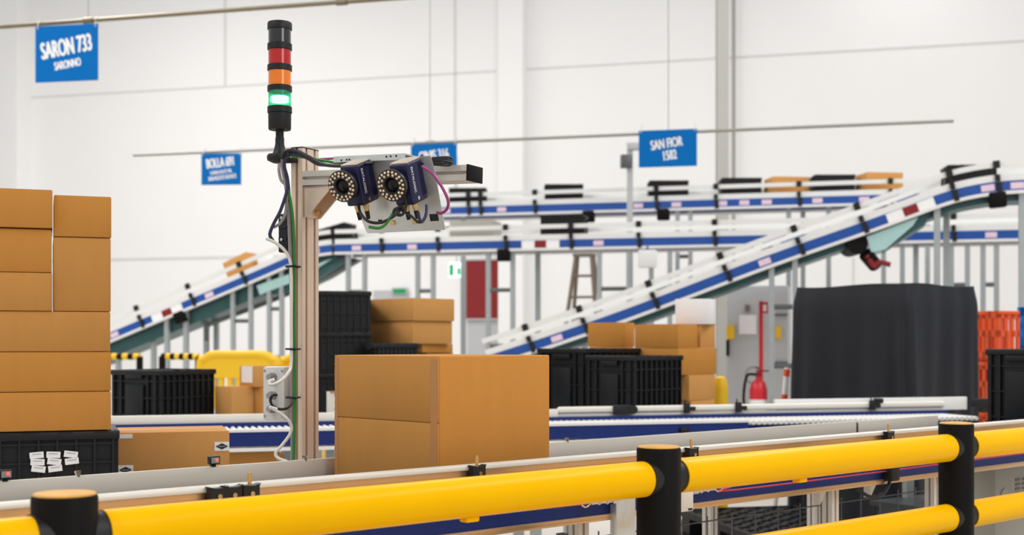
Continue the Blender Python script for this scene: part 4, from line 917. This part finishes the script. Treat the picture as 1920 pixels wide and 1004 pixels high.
cable('thick black cable lying along the top of the crossarm', [(700, 306, 3.88), (650, 311, 3.93), (615, 310, 4.0), (596, 304, 4.04), (576, 293, 4.06), (556, 284, 4.075), (538, 283, 4.08), (531, 292, 4.09), (532, 312, D0), (540, 345, D0), (544, 420, D0+.02), (549, 560, D0+.02), (550, 700, D0+.02), (550, 866, D0+.02)], .006, 'cable_black')
cable('purple cable lying along the rear of the crossarm top', [(598, 299, 4.14), (640, 297, 4.1), (680, 299, 4.05), (730, 298, 3.98), (770, 300, 3.93)], .004, 'cable_purple')
cable('purple cable looping down from the crossarm right of the scanners', [(792, 312, 3.77), (810, 325, 3.75), (828, 350, 3.75), (840, 376, 3.76), (838, 392, 3.78), (828, 400, 3.8), (820, 399, 3.82)], .0045, 'cable_purple')
cable('grey lead dropping from the foot of the signal tower', [(524, 307, 4.15), (523, 320, 4.13), (527, 338, D0), (534, 345, D0), (539, 352, D0)], .005, 'cable_grey')
cable('white cable from the power unit down to the junction box top', [(499, 448, D0-.01), (510, 452, D0-.01), (528, 464, D0-.01), (541, 482, D0-.01), (546, 510, D0-.01), (546, 600, D0-.01), (546, 680, D0-.01), (540, 700, D0-.03), (525, 716, D0-.05), (508, 722, D0-.055), (505, 716, D0-.05), (515, 712, D0-.045)], .0052, 'cable_white')
cable('grey lead curling from the power unit up the post', [(513, 427, D0), (526, 418, D0), (535, 400, D0), (538, 375, D0), (540, 352, D0)], .005, 'cable_grey')
cable('black cable looping from the middle gland of the junction box', [(520, 741, D0-.05), (511, 742, D0-.055), (507, 752, D0-.055), (514, 764, D0-.05), (530, 768, D0-.045), (543, 762, D0-.04), (549, 746, D0-.01)], .0045, 'cable_black')
cable('white cable leaving the bottom of the junction box toward the conveyor', [(520, 768, D0-.05), (506, 764, D0-.055), (520, 772, D0-.05), (538, 786, D0-.04), (546, 800, D0-.03), (543, 816, D0-.03), (530, 834, D0-.03), (517, 850, D0-.03), (522, 860, D0-.03), (538, 866, D0-.03)], .0052, 'cable_white')
for i, y in enumerate((500, 655, 746)):
    c = P(549, y, D0-.0); mb = MB(); mb.tube([c+Vector((.022*math.cos(a*math.pi/6)-.001, .026*math.sin(a*math.pi/6)+.01, 0)) for a in range(13)], .0035, 6, 2)
    tag(obj('cable_tie', mb, 'black_plastic'), ('topmost', 'middle', 'lowest')[i]+' black cable tie around the cables on the post', 'cable tie', 'cable ties on the post')
cable('black scanner lead sagging below the left scanner', [(672, 384, 3.9), (676, 400, 3.88), (690, 415, 3.86), (712, 418, 3.86), (735, 408, 3.86), (752, 392, 3.86), (760, 372, 3.86)], .0045, 'cable_black')
cable('black scanner lead coiled between the two scanners', [(757, 360, 3.8), (762, 382, 3.82), (756, 401, 3.82), (748, 402, 3.82), (744, 394, 3.82), (752, 386, 3.82), (759, 394, 3.82), (752, 404, 3.82), (738, 400, 3.83), (745, 391, 3.83), (770, 405, 3.82), (785, 417, 3.82), (795, 412, 3.82), (799, 400, 3.82)], .0042, 'cable_black')
cable('navy scanner lead looping below the right scanner', [(784, 398, 3.77), (787, 412, 3.78), (792, 416, 3.79), (799, 402, 3.8), (800, 385, 3.82)], .0045, 'cable_navy')
cable('green lead running under the left scanner along the bracket', [(692, 426, 3.87), (710, 428, 3.86), (722, 422, 3.86), (732, 408, 3.86), (742, 392, 3.87)], .0045, 'cable_green')
cl = thing('cable_coil', 'coiled black spare cable lying on the crossarm before the blue sign', 'cable', P(820, 306, 3.9))
for i in range(4):
    mb = MB(); cy = 298+i*3.2; cc = P(820+rnd.uniform(-2, 2), cy, 3.88); mb.tube([cc+Vector((.046*math.cos(a*math.pi/8), .03*math.sin(a*math.pi/8), .002*math.sin(a+i))) for a in range(17)], .0032, 8, 2); obj('cable_loop', mb, 'cable_black', cl, True)
mb = MB(); mb.sph(P(791, 295, 3.86), .007); mb.tube([P(791, 296, 3.86), P(794, 310, 3.86)], .004, 6); obj('cable_tie', mb, 'black_plastic', cl, True)

# ------------------------------------------------------------------ yellow safety barrier
sb = thing('safety_barrier', 'yellow tube safety barrier with black posts in the foreground', 'barrier', (.414, 3.61, 0))
PO = [Vector((-2.1, 1.387, 0)), Vector((-.866, 2.478, 0)), Vector((.414, 3.611, 0)), Vector((1.625, 4.683, 0)), Vector((2.84, 5.76, 0))]
ptop = 1.2065; PR = .0625; RR = .0498
for p in PO:
    mb = MB(); mb.lathe([(.06, .0), (PR, .004), (PR, ptop-.006), (PR-.002, ptop)], (p.x, p.y, 0), n=48); o = obj('post', mb, 'black_soft', sb, True)
    mb = MB(); mb.lathe([(PR-.004, ptop), (PR-.003, ptop+.002), (PR-.006, ptop+.005), (.03, ptop+.0075), (.005, ptop+.008)], (p.x, p.y, 0), n=48); obj('post_cap', mb, 'yellow_cap', o, True)
    mb = MB(); mb.box((p.x, p.y, .008), (.2, .2, .016)); obj('base_plate', mb, 'black_soft', o, True)
for a, b in zip(PO, PO[1:]):
    d = (b-a).normalized(); ra, rb = a+d*.063, b-d*.063
    for z in (1.122, .868):
        U = Vector((0, 0, z)); mb = MB(); mb.cyl(a+d*(.076)+U, b-d*.058+U, RR, n=40); o = obj('rail', mb, 'yellow_plastic', sb, True)
        mb = MB(); mb.cyl(a+d*.03+U, a+d*.08+U, RR*.93, n=32); obj('socket_ring', mb, 'black_plastic', o, True); mb = MB(); mb.cyl(b-d*.066+U, b-d*.03+U, RR*1.06, n=32); obj('socket_ring', mb, 'black_plastic', o, True)
for px in (880, 1500):
    best = None
    for i in range(2000):
        q = PO[1].lerp(PO[3], i/1999); e = abs(CX+F*q.x/q.y-px)
        if best is None or e < best[0]: best = (e, q)
    q = best[1]; mb = MB(); mb.box((q.x, q.y, 1.122-RR-.004), (.042, .03, .014), Matrix.Rotation(UA, 3, 'Z'), bev=.004); obj('rail_clip', mb, 'yellow_plastic', sb, True)

# ------------------------------------------------------------------ clutter under the near conveyor, right
def flat_pallet(label, px, Y, rz, z0):
    c = P(px, HY, Y); t = thing('plastic_pallet', label, 'pallet', (c.x, c.y, z0), rz); mb = MB()
    for i in range(10): mb.box((-.54+i*.12, 0, .125), (.05, .8, .025))
    for j in range(7): mb.box((0, -.37+j*.123, .125), (1.15, .05, .025))
    mb.box((0, -.39, .125), (1.2, .03, .04)); mb.box((0, .39, .125), (1.2, .03, .04)); mb.box((-.585, 0, .125), (.03, .8, .04)); mb.box((.585, 0, .125), (.03, .8, .04)); obj('grid_deck', mb, 'black_plastic', t)
    for sx in (-.5, 0, .5):
        for sy in (-.33, 0, .33): m2 = MB(); m2.box((sx, sy, .055), (.14, .12, .11)); obj('pallet_block', m2, 'black_plastic', t)
flat_pallet('lowest black plastic grid pallet of the stack below the near conveyor', 1460, 7.75, R(104), 0)
flat_pallet('middle black plastic grid pallet of the stack below the near conveyor', 1458, 7.74, R(106), .147)
flat_pallet('topmost black plastic grid pallet of the stack below the near conveyor', 1455, 7.73, R(103), .294)
q = P(1878, HY, 6.9); zc1 = P(1878, 868, 6.6).z; zc0 = .45
mc_ = thing('drive_cabinet', 'grey machine housing with vent slots under the conveyor at far right', 'machine', (q.x, q.y, 0), UA)
mb = MB(); mb.box((0.25, 0, (zc1+zc0)/2), (1.2, .3, zc1-zc0), bev=.01); obj('housing', mb, 'machine_grey', mc_)
for k in range(2):
    m2 = MB()
    for i in range(6): m2.box((-.12+k*.075, -.152, zc1-.1-i*.024), (.05, .006, .012))
    obj('vent', m2, 'wood_leg', mc_)
m2 = MB(); m2.cyl((-.26, -.15, zc1-.18), (-.26, -.156, zc1-.18), .045, n=20); obj('dial', m2, 'machine_grey', mc_)
for sx in (-.3, .8):
    for sy in (-.1, .1): m2 = MB(); m2.box((sx, sy, zc0/2), (.05, .05, zc0)); obj('leg', m2, 'steel_leg', mc_)
q = P(1725, HY, 7.75); tr2 = thing('hand_truck', 'dark hand truck with a black wheel parked beneath the conveyor', 'trolley', (q.x, q.y, 0), R(35))
zt_ = P(0, 925, 7.75).z
mb = MB(); mb.box((0, 0, zt_-.06), (.5, .35, .03)); mb.box((0, .15, zt_*.5), (.4, .03, zt_-.1)); obj('platform', mb, 'steel_dark', tr2)
for s_ in (-1, 1):
    mb = MB(); mb.cyl((s_*.2-.02, -.12, .1), (s_*.2+.02, -.12, .1), .1, n=24); obj('wheel', mb, 'black_soft', tr2)
    mb = MB(); mb.box((s_*.2, -.12, zt_/2-.03), (.04, .04, zt_-.06)); obj('strut', mb, 'steel_dark', tr2)
mb = MB(); mb.tube([(.2, 0, zt_-.05), (.32, -.05, zt_+.0), (.42, -.08, zt_-.0)], .02, 8); obj('handle', mb, 'gland_grey', tr2)
wf = thing('wire_panel', 'low wire mesh panel standing under the near conveyor', 'mesh panel', loc_u(sn(1500, .4), .4), UA)
mb = MB()
for i in range(19): mb.cyl((-1.35+i*.15, 0, .05), (-1.35+i*.15, 0, .83), .003, n=6)
for j in range(6): mb.cyl((-1.38, 0, .06+j*.15), (1.38, 0, .06+j*.15), .003, n=6)
obj('wire_grid', mb, 'steel_dark', wf)
for sx in (-1.38, 1.38): m2 = MB(); m2.box((sx, 0, .42), (.03, .03, .84)); obj('panel_post', m2, 'steel_dark', wf)
